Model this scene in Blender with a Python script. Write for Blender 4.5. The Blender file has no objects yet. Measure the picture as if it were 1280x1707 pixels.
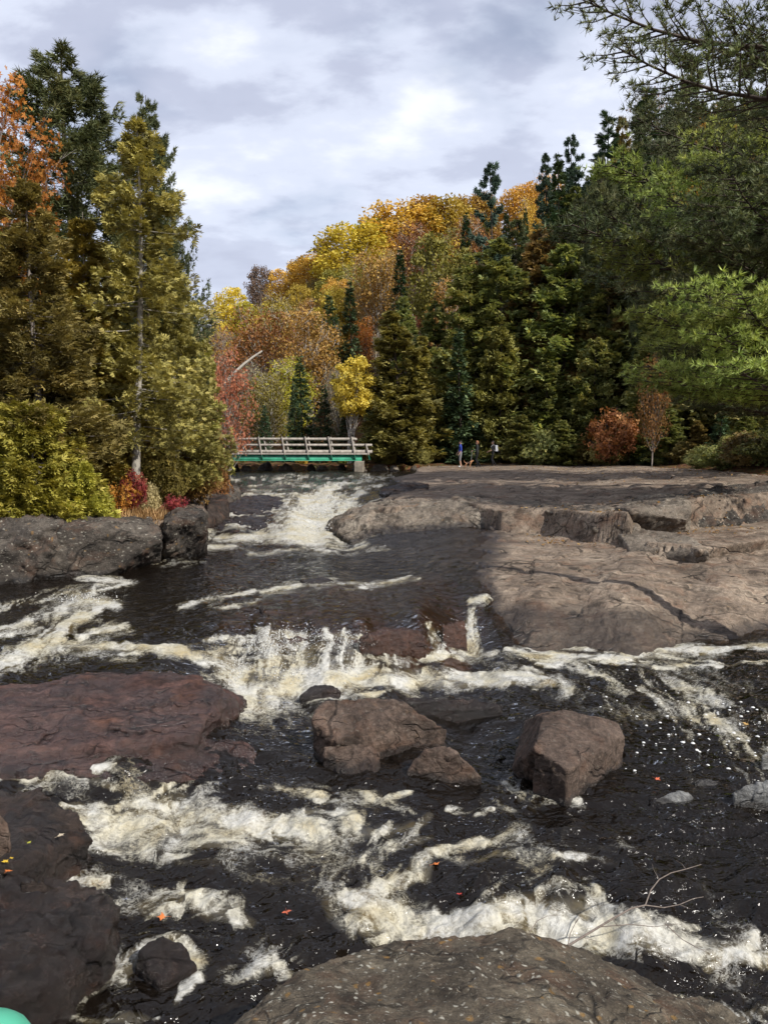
import bpy, bmesh, math, random
import numpy as np
from mathutils import Vector, Matrix, Euler
R = math.radians
SC = bpy.context.scene
COL = SC.collection
# ------------------------------------------------------------------ camera
EYE = 4.2                       # eye height above the foreground water (z = 0)
FPX = 1282.0                    # focal length in photo pixels
PITCH = R(5.06)
cam_d = bpy.data.cameras.new('camera')
cam_d.sensor_fit = 'VERTICAL'; cam_d.sensor_height = 24.0
cam_d.lens = 24.0*FPX/1707.0
cam_d.clip_start = 0.05; cam_d.clip_end = 6000
cam = bpy.data.objects.new('camera', cam_d); COL.objects.link(cam)
cam.location = (0, 0, EYE); cam.rotation_euler = (R(90)-PITCH, 0, 0)
SC.camera = cam
# ------------------------------------------------------------------ sun + sky
SUN_AZ = Vector((0.76, -0.65)).normalized()      # horizontal direction towards the sun
SUN_EL = R(40)
sd = bpy.data.lights.new('sun', 'SUN'); sd.energy = 5.0; sd.angle = R(0.6); sd.color = (1.0, 0.955, 0.88)
sun = bpy.data.objects.new('sun', sd); COL.objects.link(sun)
to_sun = Vector((SUN_AZ.x*math.cos(SUN_EL), SUN_AZ.y*math.cos(SUN_EL), math.sin(SUN_EL)))
sun.rotation_euler = to_sun.to_track_quat('Z', 'Y').to_euler()
sun.location = to_sun*60
W = bpy.data.worlds.new('World'); SC.world = W; W.use_nodes = True
def build_world():
    nt = W.node_tree; N = nt.nodes; L = nt.links; N.clear()
    out = N.new('ShaderNodeOutputWorld'); bg = N.new('ShaderNodeBackground'); L.new(bg.outputs[0], out.inputs[0])
    bg.inputs[1].default_value = 0.1
    sky = N.new('ShaderNodeTexSky'); sky.sky_type = 'NISHITA'; sky.sun_disc = False
    sky.sun_elevation = SUN_EL; sky.sun_rotation = math.atan2(SUN_AZ.x, SUN_AZ.y)
    tc = N.new('ShaderNodeTexCoord'); sp = N.new('ShaderNodeSeparateXYZ'); L.new(tc.outputs['Generated'], sp.inputs[0])
    def m(op, a, b=None, clamp=False):
        n = N.new('ShaderNodeMath'); n.operation = op; n.use_clamp = clamp
        for i, v in enumerate((a, b)):
            if v is None: continue
            if isinstance(v, (int, float)): n.inputs[i].default_value = v
            else: L.new(v, n.inputs[i])
        return n.outputs[0]
    den = m('ADD', m('MAXIMUM', sp.outputs[2], 0.0), 0.28)
    cb = N.new('ShaderNodeCombineXYZ')
    L.new(m('DIVIDE', sp.outputs[0], den), cb.inputs[0]); L.new(m('DIVIDE', sp.outputs[1], den), cb.inputs[1])
    cb.inputs[2].default_value = 3.7
    def noise(scale, detail, rough, dist, off):
        mp = N.new('ShaderNodeMapping'); mp.inputs['Location'].default_value = off
        mp.inputs['Scale'].default_value = (1.0, 1.5, 1.0)
        L.new(cb.outputs[0], mp.inputs[0])
        n = N.new('ShaderNodeTexNoise'); n.inputs['Scale'].default_value = scale; n.inputs['Detail'].default_value = detail
        n.inputs['Roughness'].default_value = rough; n.inputs['Distortion'].default_value = dist
        L.new(mp.outputs[0], n.inputs['Vector']); return n.outputs[0]
    def ramp(v, stops):
        r = N.new('ShaderNodeValToRGB'); e = r.color_ramp.elements
        e[0].position, e[0].color = stops[0][0], (*stops[0][1], 1); e[1].position, e[1].color = stops[-1][0], (*stops[-1][1], 1)
        for p, c in stops[1:-1]:
            k = e.new(p); k.color = (*c, 1)
        r.color_ramp.interpolation = 'EASE'
        L.new(v, r.inputs[0]); return r.outputs[0]
    shade = ramp(m('ADD', m('MULTIPLY', noise(1.5, 5, 0.5, 0.2, (0.35, 2.1, 0)), 0.62), m('MULTIPLY', noise(4.6, 6, 0.55, 0.1, (4.2, 1.3, 0)), 0.38)),
                 [(0.34, (3.9, 4.2, 5.5)), (0.46, (4.9, 5.3, 6.7)), (0.53, (6.6, 7.1, 8.5)), (0.64, (9.0, 9.3, 10.0))])
    # the sky brightens to the horizon where the cloud deck thins
    lowf = m('MULTIPLY', m('SUBTRACT', 0.42, sp.outputs[2]), 1.5, True)
    mixl = N.new('ShaderNodeMixRGB'); L.new(lowf, mixl.inputs[0]); L.new(shade, mixl.inputs[1]); mixl.inputs[2].default_value = (7.2, 7.9, 9.4, 1)
    gaps = ramp(noise(1.9, 5, 0.5, 0.2, (7.7, 3.1, 0)), [(0.55, (0, 0, 0)), (0.72, (0.42, 0.42, 0.42))])
    mix = N.new('ShaderNodeMixRGB'); L.new(gaps, mix.inputs[0]); L.new(mixl.outputs[0], mix.inputs[1]); L.new(sky.outputs[0], mix.inputs[2])
    L.new(mix.outputs[0], bg.inputs[0])
build_world()
SC.view_settings.view_transform = 'Standard'; SC.view_settings.look = 'None'
SC.view_settings.gamma = 1; SC.view_settings.use_curve_mapping = False
SC.view_settings.exposure = 0.22
cy = SC.cycles
cy.max_bounces = 6; cy.diffuse_bounces = 2; cy.glossy_bounces = 2; cy.transmission_bounces = 3; cy.transparent_max_bounces = 8
cy.sample_clamp_indirect = 6; cy.sample_clamp_direct = 12; cy.caustics_reflective = False; cy.caustics_refractive = False
cy.use_adaptive_sampling = True; cy.adaptive_threshold = 0.02
cy.use_denoising = True
try: cy.denoiser = 'OPENIMAGEDENOISE'; cy.denoising_input_passes = 'RGB_ALBEDO_NORMAL'; cy.denoising_prefilter = 'ACCURATE'
except Exception: pass
rng = np.random.default_rng(7); random.seed(7)

# ------------------------------------------------------------------ geometry helpers
cP, sP = math.cos(PITCH), math.sin(PITCH)
def ray(px, py):
    dx = (px-640.0)/FPX; dy = -(py-853.5)/FPX
    return np.array((dx, cP+dy*sP, -sP+dy*cP))
def Pz(px, py, z):                    # the place seen at a photo pixel whose height is z
    d = ray(px, py); return d*((z-EYE)/d[2])+np.array((0, 0, EYE))
def PY(px, py, Y):                    # ... whose distance ahead is Y
    d = ray(px, py); return d*(Y/d[1])+np.array((0, 0, EYE))
def project(X, Y, Z):
    dz = Z-EYE; dep = Y*cP-dz*sP; v = Y*sP+dz*cP
    return 640+FPX*X/dep, 853.5-FPX*v/dep
_perm = np.random.default_rng(11).permutation(256).astype(np.int32); _perm = np.concatenate([_perm]*3)
_g = np.random.default_rng(5).normal(size=(256, 3)); _g /= np.linalg.norm(_g, axis=1)[:, None]; _g = _g.astype(np.float32)
def noise3(p):
    p = np.asarray(p, dtype=np.float32); i = np.floor(p).astype(np.int32); f = p-i; i &= 255
    u = f*f*f*(f*(f*6-15)+10); r = 0
    for a in (0, 1):
        wa = u[:, 0] if a else 1-u[:, 0]; pa = _perm[i[:, 0]+a]
        for b in (0, 1):
            wb = wa*(u[:, 1] if b else 1-u[:, 1]); pb = _perm[pa+i[:, 1]+b]
            for c in (0, 1):
                w = wb*(u[:, 2] if c else 1-u[:, 2]); g = _g[_perm[pb+i[:, 2]+c]]
                r = r+w*(g[:, 0]*(f[:, 0]-a)+g[:, 1]*(f[:, 1]-b)+g[:, 2]*(f[:, 2]-c))
    return r*1.5
def fbm(p, o=4, lac=2.03, gain=0.5):
    p = np.asarray(p, dtype=np.float32); r = 0; a = 1.0
    for k in range(o):
        r = r+a*noise3(p+k*17.3); p = p*lac; a *= gain
    return r
def ridged(p, o=4, gain=0.5):
    p = np.asarray(p, dtype=np.float32); r = 0; a = 1.0
    for k in range(o):
        r = r+a*(1-2*np.abs(noise3(p+k*9.1))); p = p*2.07; a *= gain
    return r
def facet3(p):                        # cells of stone, each broken along its own plane
    p = np.asarray(p, dtype=np.float32); i = np.floor(p).astype(np.int32); best = np.full(len(p), 9.0, np.float32); val = np.zeros(len(p), np.float32)
    for a in (-1, 0, 1):
        for b in (-1, 0, 1):
            for c in (-1, 0, 1):
                j = (i+np.array((a, b, c), np.int32)) & 255; h = _perm[_perm[_perm[j[:, 0]]+j[:, 1]]+j[:, 2]]
                fp = i+np.array((a, b, c))+0.5+0.42*_g[(h*7+3) & 255]; d = p-fp; dd = (d*d).sum(1); k = dd < best
                best = np.where(k, dd, best); val = np.where(k, (d*_g[(h*13+5) & 255]).sum(1), val)
    return val
def xyz(x, y, z=0.0): return np.stack(np.broadcast_arrays(x, y, z), -1)
def sstep(a, b, x):
    t = np.clip((x-a)/(b-a), 0, 1); return t*t*(3-2*t)
def poly_sd(X, Y, poly):              # signed distance to a polygon, negative inside
    poly = np.asarray(poly)[:, :2]; n = len(poly); d = np.full(X.shape, 1e9); inside = np.zeros(X.shape, bool)
    for k in range(n):
        a = poly[k]; b = poly[(k+1) % n]; e = b-a; w0 = X-a[0]; w1 = Y-a[1]
        t = np.clip((w0*e[0]+w1*e[1])/(e@e), 0, 1); d = np.minimum(d, (w0-t*e[0])**2+(w1-t*e[1])**2)
        c = ((a[1] <= Y) & (b[1] > Y)) | ((b[1] <= Y) & (a[1] > Y))
        if a[1] != b[1]: inside ^= c & (X < a[0]+(Y-a[1])/(b[1]-a[1])*e[0])
    d = np.sqrt(d); return np.where(inside, -d, d)
def UV(X, Y):
    Yc = np.maximum(Y, 2.6); return np.clip(X/Yc, -0.9, 0.9), 3.0/Yc
class Surf:                           # a smooth height surface through surveyed points
    def __init__(s, pts, c=0.02, lam=1e-4):
        P = np.array(pts); u, v = UV(P[:, 0], P[:, 1]); s.q = np.stack([u, v], 1); s.c = c; n = len(P)
        K = np.sqrt(((s.q[:, None]-s.q[None])**2).sum(-1)+c*c); A = np.zeros((n+3, n+3))
        A[:n, :n] = K-lam*n*np.eye(n); A[:n, n] = 1; A[:n, n+1:] = s.q; A[n:, :n] = A[:n, n:].T
        s.w = np.linalg.solve(A, np.concatenate([P[:, 2], np.zeros(3)]))
    def __call__(s, X, Y):
        u, v = UV(X, Y); n = len(s.q); r = s.w[n]+s.w[n+1]*u+s.w[n+2]*v
        for k in range(n): r = r+s.w[k]*np.sqrt((u-s.q[k, 0])**2+(v-s.q[k, 1])**2+s.c*s.c)
        return r
def make_mesh(name, V, faces, attrs=None, smooth=True, mats=(), fmat=None):
    """faces: list of (n, k) int arrays"""
    V = np.ascontiguousarray(V, dtype=np.float32); me = bpy.data.meshes.new(name)
    faces = [np.asarray(f, dtype=np.int32) for f in faces if len(f)]
    nl = sum(f.size for f in faces); nf = sum(len(f) for f in faces)
    me.vertices.add(len(V)); me.vertices.foreach_set('co', V.ravel())
    me.loops.add(nl); me.loops.foreach_set('vertex_index', np.concatenate([f.ravel() for f in faces]))
    tot = np.concatenate([np.full(len(f), f.shape[1], np.int32) for f in faces])
    st = np.concatenate([[0], np.cumsum(tot)[:-1]]).astype(np.int32)
    me.polygons.add(nf); me.polygons.foreach_set('loop_start', st); me.polygons.foreach_set('loop_total', tot)
    if smooth: me.polygons.foreach_set('use_smooth', np.ones(nf, bool))
    if fmat is not None: me.polygons.foreach_set('material_index', np.asarray(fmat, np.int32))
    for k, a in (attrs or {}).items():
        at = me.attributes.new(k, 'FLOAT', 'POINT'); at.data.foreach_set('value', np.ascontiguousarray(a, np.float32))
    for mt in mats: me.materials.append(mt)
    me.update(calc_edges=True); return me
def link(name, data, parent=None, loc=None, mat=None):
    o = bpy.data.objects.new(name, data); COL.objects.link(o)
    if parent: o.parent = parent
    if loc is not None: o.location = loc
    return o
def tag(o, label=None, cat=None, group=None, kind=None):
    if label: o['label'] = label
    if cat: o['category'] = cat
    if group: o['group'] = group
    if kind: o['kind'] = kind
    return o
def thing(name, label, cat, loc=(0, 0, 0), rz=0.0, group=None):
    o = bpy.data.objects.new(name, None); COL.objects.link(o); o.empty_display_size = 0.2
    o.location = loc; o.rotation_euler = (0, 0, rz); return tag(o, label, cat, group)
def grid_faces(nr, nc, base=0):
    i = np.arange(nr-1)[:, None]*nc+np.arange(nc-1)[None]; i = i.ravel()+base
    return np.stack([i, i+1, i+nc+1, i+nc], 1)
class Geo:
    def __init__(s): s.V = []; s.F = {}; s.T = []; s.n = 0; s.M = {}
    def add(s, V, F, tint=0.5, mi=0):
        V = np.asarray(V, float).reshape(-1, 3); F = np.asarray(F, np.int32)
        s.F.setdefault(F.shape[1], []).append(F+s.n); s.M.setdefault(F.shape[1], []).append(np.full(len(F), mi))
        s.V.append(V); s.T.append(np.broadcast_to(np.asarray(tint, float), (len(V),))); s.n += len(V)
    def box(s, c, d, rot=None, mi=0):
        v = np.array([(x, y, z) for x in (-.5, .5) for y in (-.5, .5) for z in (-.5, .5)])*np.array(d)
        if rot is not None: v = v@np.array(Euler(rot).to_matrix()).T
        s.add(v+np.array(c), [(0, 1, 3, 2), (4, 6, 7, 5), (0, 4, 5, 1), (2, 3, 7, 6), (0, 2, 6, 4), (1, 5, 7, 3)], mi=mi)
    def tube(s, pts, rad, n=6, mi=0, tint=0.5, cap=True):
        P = np.asarray(pts, float); m = len(P); rad = np.broadcast_to(np.asarray(rad, float), (m,))
        T = np.gradient(P, axis=0); T /= np.linalg.norm(T, axis=1)[:, None]+1e-9
        ref = np.array((0.0, 0, 1)) if abs(T[:, 2].mean()) < 0.9 else np.array((1.0, 0, 0))
        B = np.cross(T, ref); B /= np.linalg.norm(B, axis=1)[:, None]+1e-9; C = np.cross(B, T)
        a = np.arange(n)*2*np.pi/n
        V = P[:, None]+rad[:, None, None]*(np.cos(a)[None, :, None]*B[:, None]+np.sin(a)[None, :, None]*C[:, None])
        i = np.arange(m-1)[:, None]*n; j = np.arange(n)[None]; k = (j+1) % n
        s.add(V.reshape(-1, 3), np.stack([(i+j).ravel(), (i+k).ravel(), (i+n+k).ravel(), (i+n+j).ravel()], 1), tint, mi)
        if cap:
            for e in (0, m-1):
                c = P[e]; ring = V[e]; idx = np.arange(n)
                s.add(np.vstack([ring, c]), np.stack([idx, (idx+1) % n, np.full(n, n)], 1), tint, mi)
    def sprays(s, P, A, Nn, S, T, TF, tint, mi=0):
        P = np.asarray(P); n = len(P)
        A = A/(np.linalg.norm(A, axis=1)[:, None]+1e-9); B = np.cross(Nn, A); B /= np.linalg.norm(B, axis=1)[:, None]+1e-9; C = np.cross(A, B)
        S = np.broadcast_to(np.asarray(S, float), (n,))[:, None, None]
        V = P[:, None]+S*(T[None, :, 0:1]*A[:, None]+T[None, :, 1:2]*B[:, None]+T[None, :, 2:3]*C[:, None])
        F = (TF[None]+(np.arange(n)*len(T))[:, None, None]).reshape(-1, TF.shape[1])
        s.add(V.reshape(-1, 3), F, np.repeat(tint, len(T)), mi)
    def mesh(s, name, mats, smooth=False):
        V = np.concatenate(s.V); F = [np.concatenate(f) for f in s.F.values()]; M = np.concatenate([np.concatenate(m) for m in s.M.values()])
        return make_mesh(name, V, F, {'tint': np.concatenate(s.T)}, smooth, mats, M)

# ------------------------------------------------------------------ material helpers
class Mat:
    def __init__(s, name):
        s.m = bpy.data.materials.new(name); s.m.use_nodes = True; s.nt = s.m.node_tree; s.N = s.nt.nodes; s.L = s.nt.links; s.N.clear()
        s.out = s.N.new('ShaderNodeOutputMaterial'); s.tc = s.N.new('ShaderNodeTexCoord')
    def set(s, sock, v):
        if v is None: return
        if isinstance(v, bpy.types.NodeSocket): s.L.new(v, sock)
        elif isinstance(v, (tuple, list)) and len(v) == 3 and sock.type == 'RGBA': sock.default_value = (*v, 1)
        else: sock.default_value = v
    def node(s, t, ins=None, out=0, **kw):
        n = s.N.new(t)
        for k, v in kw.items(): setattr(n, k, v)
        for k, v in (ins or {}).items(): s.set(n.inputs[k], v)
        return n if out is None else n.outputs[out]
    def math(s, op, a, b=None, clamp=False): return s.node('ShaderNodeMath', {0: a, 1: b}, operation=op, use_clamp=clamp)
    def noise(s, scale, detail=4, rough=0.55, dist=0.0, vec=None, stretch=None, out=0, coord='Object'):
        v = vec if vec is not None else s.tc.outputs[coord]
        if stretch: v = s.node('ShaderNodeMapping', {'Vector': v, 'Scale': stretch})
        return s.node('ShaderNodeTexNoise', {'Vector': v, 'Scale': scale, 'Detail': detail, 'Roughness': rough, 'Distortion': dist}, out)
    def voronoi(s, scale, feature='F1', vec=None, out=0, rnd=1.0):
        return s.node('ShaderNodeTexVoronoi', {'Vector': vec if vec is not None else s.tc.outputs['Object'], 'Scale': scale, 'Randomness': rnd}, out, feature=feature)
    def ramp(s, v, stops, interp='LINEAR'):
        n = s.N.new('ShaderNodeValToRGB'); e = n.color_ramp.elements; n.color_ramp.interpolation = interp
        col = lambda c: (c, c, c, 1) if isinstance(c, (int, float)) else (*c, 1)
        e[0].position = stops[0][0]; e[0].color = col(stops[0][1]); e[1].position = stops[-1][0]; e[1].color = col(stops[-1][1])
        for p, c in stops[1:-1]: e.new(p).color = col(c)
        s.L.new(v, n.inputs[0]); return n.outputs[0]
    def mix(s, f, a, b, blend='MIX'): return s.node('ShaderNodeMixRGB', {0: f, 1: a, 2: b}, blend_type=blend)
    def attr(s, name): return s.node('ShaderNodeAttribute', out=2, attribute_name=name)
    def bump(s, h, strength=0.5, dist=0.05, normal=None):
        return s.node('ShaderNodeBump', {'Height': h, 'Strength': strength, 'Distance': dist, 'Normal': normal})
    def bsdf(s, col, rough=0.7, spec=0.3, normal=None, metal=0.0):
        return s.node('ShaderNodeBsdfPrincipled', {'Base Color': col, 'Roughness': rough, 'Specular IOR Level': spec, 'Normal': normal, 'Metallic': metal})
    def done(s, sh): s.L.new(sh, s.out.inputs[0]); return s.m
def plain(name, c, rough=0.7, var=0.2, scale=6.0, bump=0.1, spec=0.3):
    s = Mat(name); n = s.noise(scale, 5)
    col = s.mix(1.0, tuple(c), s.ramp(n, [(0.3, 1-var), (0.7, 1+var)]), 'MULTIPLY')
    return s.done(s.bsdf(col, rough, spec, s.bump(s.noise(scale*6, 3), bump, 0.01)))
def rock_mat(name, dark, mid, light, lichen=0.0, litter=False, strat=(1.0, 1.0, 1.0), rust=0.0, crack=0.6, wetcol=0.24, scale=1.0, wetrough=0.30, wetspec=0.45):
    s = Mat(name); wet = s.attr('wet')
    base = s.node('ShaderNodeMapping', {'Vector': s.tc.outputs['Object'], 'Scale': (scale*strat[0], scale*strat[1], scale*strat[2])})
    warp = s.node('ShaderNodeVectorMath', {0: base, 1: s.node('ShaderNodeVectorMath', {0: s.noise(1.3, 3, vec=base, out=1), 'Scale': 0.5}, operation='SCALE')}, operation='ADD')
    big = s.noise(0.7, 7, 0.62, 0.3, vec=warp)
    col = s.ramp(big, [(0.28, dark), (0.5, mid), (0.72, light)])
    fine = s.noise(9, 8, 0.7, vec=base)
    col = s.mix(1.0, col, s.ramp(fine, [(0.25, 0.42), (0.5, 1.0), (0.75, 1.6)]), 'MULTIPLY')
    grain = s.noise(38, 4, 0.75, vec=base)
    col = s.mix(0.8, col, s.ramp(grain, [(0.3, 0.5), (0.7, 1.55)]), 'MULTIPLY')
    if rust > 0: col = s.mix(s.math('MULTIPLY', s.ramp(s.noise(1.7, 5, 0.6, vec=warp), [(0.5, 0.0), (0.68, 1.0)]), rust), col, (0.16, 0.07, 0.035))
    stain = s.ramp(s.noise(2.6, 6, 0.65, 0.6, vec=warp), [(0.5, 0.0), (0.66, 1.0)])
    col = s.mix(s.math('MULTIPLY', stain, 0.75), col, tuple(0.45*c for c in dark))
    if lichen > 0:
        v = s.voronoi(7, vec=warp); vm = s.ramp(s.math('ADD', v, s.math('MULTIPLY', s.noise(25, 4, vec=base), 0.35)), [(0.30, 1.0), (0.42, 0.0)])
        area = s.ramp(s.noise(1.1, 4, vec=base), [(0.36, 0.0), (0.54, 1.0)])
        col = s.mix(s.math('MULTIPLY', s.math('MULTIPLY', vm, area), lichen), col, (0.42, 0.40, 0.33))
        v2 = s.voronoi(3.1, vec=warp); col = s.mix(s.math('MULTIPLY', s.ramp(s.math('ADD', v2, s.math('MULTIPLY', fine, 0.4)), [(0.28, 1.0), (0.36, 0.0)]), lichen*0.7), col, (0.30, 0.17, 0.05))
        spk = s.ramp(s.noise(22, 5, 0.7, vec=warp), [(0.60, 0.0), (0.68, 1.0)]); col = s.mix(s.math('MULTIPLY', spk, lichen*0.8), col, (0.40, 0.38, 0.32))
    cr = s.node('ShaderNodeTexVoronoi', {'Vector': warp, 'Scale': 0.55}, feature='DISTANCE_TO_EDGE')
    cr2 = s.node('ShaderNodeTexVoronoi', {'Vector': s.node('ShaderNodeMapping', {'Vector': warp, 'Scale': (0.5, 1.6, 1.0), 'Rotation': (0, 0, 0.5)}), 'Scale': 0.9}, feature='DISTANCE_TO_EDGE')
    cgate = s.ramp(s.noise(0.8, 3, vec=base), [(0.45, 0.0), (0.55, 1.0)])
    crk = s.math('MULTIPLY', s.math('MAXIMUM', s.ramp(cr, [(0.0, 1.0), (0.022, 0.0)]), s.ramp(cr2, [(0.0, 0.8), (0.016, 0.0)])), cgate)
    col = s.mix(s.math('MULTIPLY', crk, crack), col, tuple(0.25*c for c in dark))
    if litter:
        la = s.attr('litter'); ln = s.noise(3.2, 8, 0.72, 0.4, stretch=(1.0, 1.8, 1.0)); lf = s.ramp(s.math('ADD', ln, s.math('SUBTRACT', la, 0.62)), [(0.45, 0.0), (0.56, 1.0)])
        nd = s.noise(38, 4, 0.8, stretch=(0.35, 1.0, 1.0)); lcol = s.ramp(nd, [(0.3, (0.09, 0.035, 0.012)), (0.55, (0.24, 0.10, 0.03)), (0.75, (0.42, 0.22, 0.07))])
        col = s.mix(lf, col, lcol)
    wf = s.math('MULTIPLY', wet, 1.0, True)
    col = s.mix(wf, col, s.mix(1.0, col, (wetcol, wetcol*0.93, wetcol*0.88), 'MULTIPLY'))
    ro = s.node('ShaderNodeMapRange', {0: wf, 3: 0.85, 4: wetrough})
    h = s.math('ADD', s.math('MULTIPLY', fine, 0.6), s.math('MULTIPLY', grain, 0.28)); h = s.math('SUBTRACT', h, s.math('MULTIPLY', crk, 0.5))
    h = s.math('ADD', h, s.math('MULTIPLY', big, 1.2))
    nrm = s.bump(h, 0.95, 0.06)
    return s.done(s.bsdf(col, ro, s.node('ShaderNodeMapRange', {0: wf, 3: 0.25, 4: wetspec}), nrm))
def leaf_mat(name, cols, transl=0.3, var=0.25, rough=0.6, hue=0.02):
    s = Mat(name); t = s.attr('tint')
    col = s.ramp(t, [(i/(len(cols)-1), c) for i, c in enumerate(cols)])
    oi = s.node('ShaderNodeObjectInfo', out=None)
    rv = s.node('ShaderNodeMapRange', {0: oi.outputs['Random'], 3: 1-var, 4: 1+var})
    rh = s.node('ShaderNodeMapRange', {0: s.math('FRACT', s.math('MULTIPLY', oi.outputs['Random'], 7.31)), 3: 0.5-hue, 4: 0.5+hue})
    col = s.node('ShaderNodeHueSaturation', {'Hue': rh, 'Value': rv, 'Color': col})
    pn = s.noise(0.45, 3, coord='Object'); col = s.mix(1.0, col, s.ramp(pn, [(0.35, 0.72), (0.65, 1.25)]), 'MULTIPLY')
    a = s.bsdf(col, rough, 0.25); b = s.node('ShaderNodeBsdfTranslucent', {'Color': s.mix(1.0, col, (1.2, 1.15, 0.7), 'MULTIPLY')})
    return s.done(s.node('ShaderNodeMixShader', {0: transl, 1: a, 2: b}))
def bark_mat(name, a, b, scale=8.0, spots=None):
    s = Mat(name); n = s.noise(scale, 6, 0.65, stretch=(1, 1, 0.25)); col = s.ramp(n, [(0.3, a), (0.7, b)])
    if spots: col = s.mix(s.ramp(s.noise(5, 4, 0.6, stretch=(0.4, 0.4, 3.0)), [(0.58, 0.0), (0.66, 1.0)]), col, spots)
    return s.done(s.bsdf(col, 0.85, 0.2, s.bump(n, 0.5, 0.02)))
# ------------------------------------------------------------------ the lie of the land and the water level
WPTS = [Pz(*p) for p in [
 (250,787,2.3),(380,787,2.3),(500,787,2.3),(640,787,2.3),(720,787,2.32),(400,800,2.2),(520,803,2.2),(620,800,2.26),(690,800,2.3),
 (545,815,2.1),(480,828,1.97),(605,818,2.12),(640,826,2.1),(360,832,1.92),(420,828,1.95),(360,858,1.55),(430,858,1.55),(360,892,1.2),(430,893,1.18),
 (530,850,1.62),(575,842,1.75),(530,886,1.2),(595,856,1.6),(580,886,1.2),
 (400,910,1.15),(540,900,1.15),(650,920,1.15),(690,930,1.15),(350,960,1.12),(550,960,1.1),(700,960,1.1),
 (300,1000,1.07),(450,1000,1.05),(600,1010,1.05),(720,1000,1.05),(450,1046,1.0),(530,1043,1.0),(600,1045,1.0),(700,1040,1.0),(800,1010,1.0),(380,1050,0.98),
 (200,960,1.1),(100,1000,1.05),(0,1000,1.05),(-120,1000,1.05),(0,1050,.98),(-120,1060,.97),(100,1080,.95),(0,1110,.9),(200,1083,.95),(300,1088,.92),(355,1100,.84),(400,1142,.58),(430,1172,.5),
 (0,1140,.85),(100,1120,.88),(-150,1140,.85),(460,1160,.5),(500,1130,.53),(600,1122,.52),(700,1108,.5),(790,1085,.5),(900,1097,.5),(1000,1100,.5),(1280,1080,.5),(1420,1080,.5),
 (600,1160,.48),(850,1150,.48),(1000,1200,.46),(1200,1200,.46),(700,1230,.45),(480,1220,.45),(1280,1300,.42),(1420,1300,.42),(1050,1330,.38),(600,1300,.38),(450,1260,.42),(800,1330,.33),
 (-120,1285,.58),(0,1280,.55),(100,1290,.52),(200,1296,.5),(290,1292,.46),(350,1308,.42),(200,1375,.22),(300,1375,.2),(400,1400,.2),(120,1345,.34),
 (550,1400,.22),(700,1400,.25),(1000,1420,.3),(1280,1420,.34),(1420,1450,.34),
 (-100,1470,.14),(150,1470,.12),(300,1480,.1),(500,1480,.12),(600,1490,.16),(800,1482,.26),(930,1486,.28),(1040,1515,.24),(1280,1520,.22),
 (640,1560,.03),(760,1570,.03),(900,1570,.05),(1020,1585,.03),(1150,1610,0),(1280,1630,-.02),(300,1600,.03),(450,1620,0),(200,1690,-.02),(400,1700,-.03),(1280,1700,-.05),(800,1700,-.05),(0,1700,-.02)]]
WPTS += [Pz(*p) for p in [(900,1062,.49),(1000,1050,.48),(1100,1045,.48),(1200,1040,.48),(1280,1030,.48),(1420,1030,.48),(1000,985,.55),(1200,980,.5),(1280,960,.5),(900,965,.92),(1000,925,.85),(1200,900,.6),(1400,900,.6)]]
WPTS += [np.array(p) for p in [(-25, 58, 2.3), (0, 58, 2.3), (20, 58, 2.35), (-40, 80, 2.3), (20, 80, 2.35), (-1.5, 2.7, -.1), (1.5, 2.7, -.1)]]
water_z = Surf(WPTS, 0.012, 2e-6)
# right bank: the lower slab that dips into the pool
CPTS = [Pz(*p) for p in [(700,915,1.16),(722,945,1.13),(780,975,1.1),(826,998,1.06),(750,898,1.4),(850,895,1.5),(950,897,1.52),(1050,902,1.52),(800,940,1.3),(900,950,1.3),(1000,960,1.26),(1100,970,1.2),
 (1190,990,1.05),(1280,960,1.17),(1280,1000,.82),(1420,1000,.85),(1420,960,1.2),(900,1000,1.16),(1000,1003,1.12),(1090,1022,.95),(1140,1040,.70),(1180,1036,.68),(1230,1026,.72),(1060,1030,.92),(1280,1046,.52),(1420,1046,.55),
 (815,1050,.72),(822,1076,.46),(900,1050,.78),(900,1086,.46),(1000,1055,.72),(1000,1087,.46),(1090,1060,.62),(1100,1080,.46),(1160,1066,.42),(1280,1064,.40),(700,970,.95),(760,1000,.9),
 (1180,905,1.5),(1280,900,1.5),(1420,900,1.5)]]
CPTS += [np.array(p) for p in [(1.8,12.9,.05),(3.4,12.9,.05),(5.2,12.9,.05),(7.6,13.4,.2)]]
c_z = Surf(CPTS, 0.04, 2e-5)
PC = [Pz(*p)[:2] for p in [(690,905,1.2),(705,930,1.13),(760,972,1.1),(815,1000,1.06),(795,1040,.8),(800,1090,.4),(900,1105,.4),(1100,1100,.4),(1180,1085,.4),(1500,1085,.4),(1700,880,1.6),(1000,870,1.6),(700,880,1.5)]]
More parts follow.
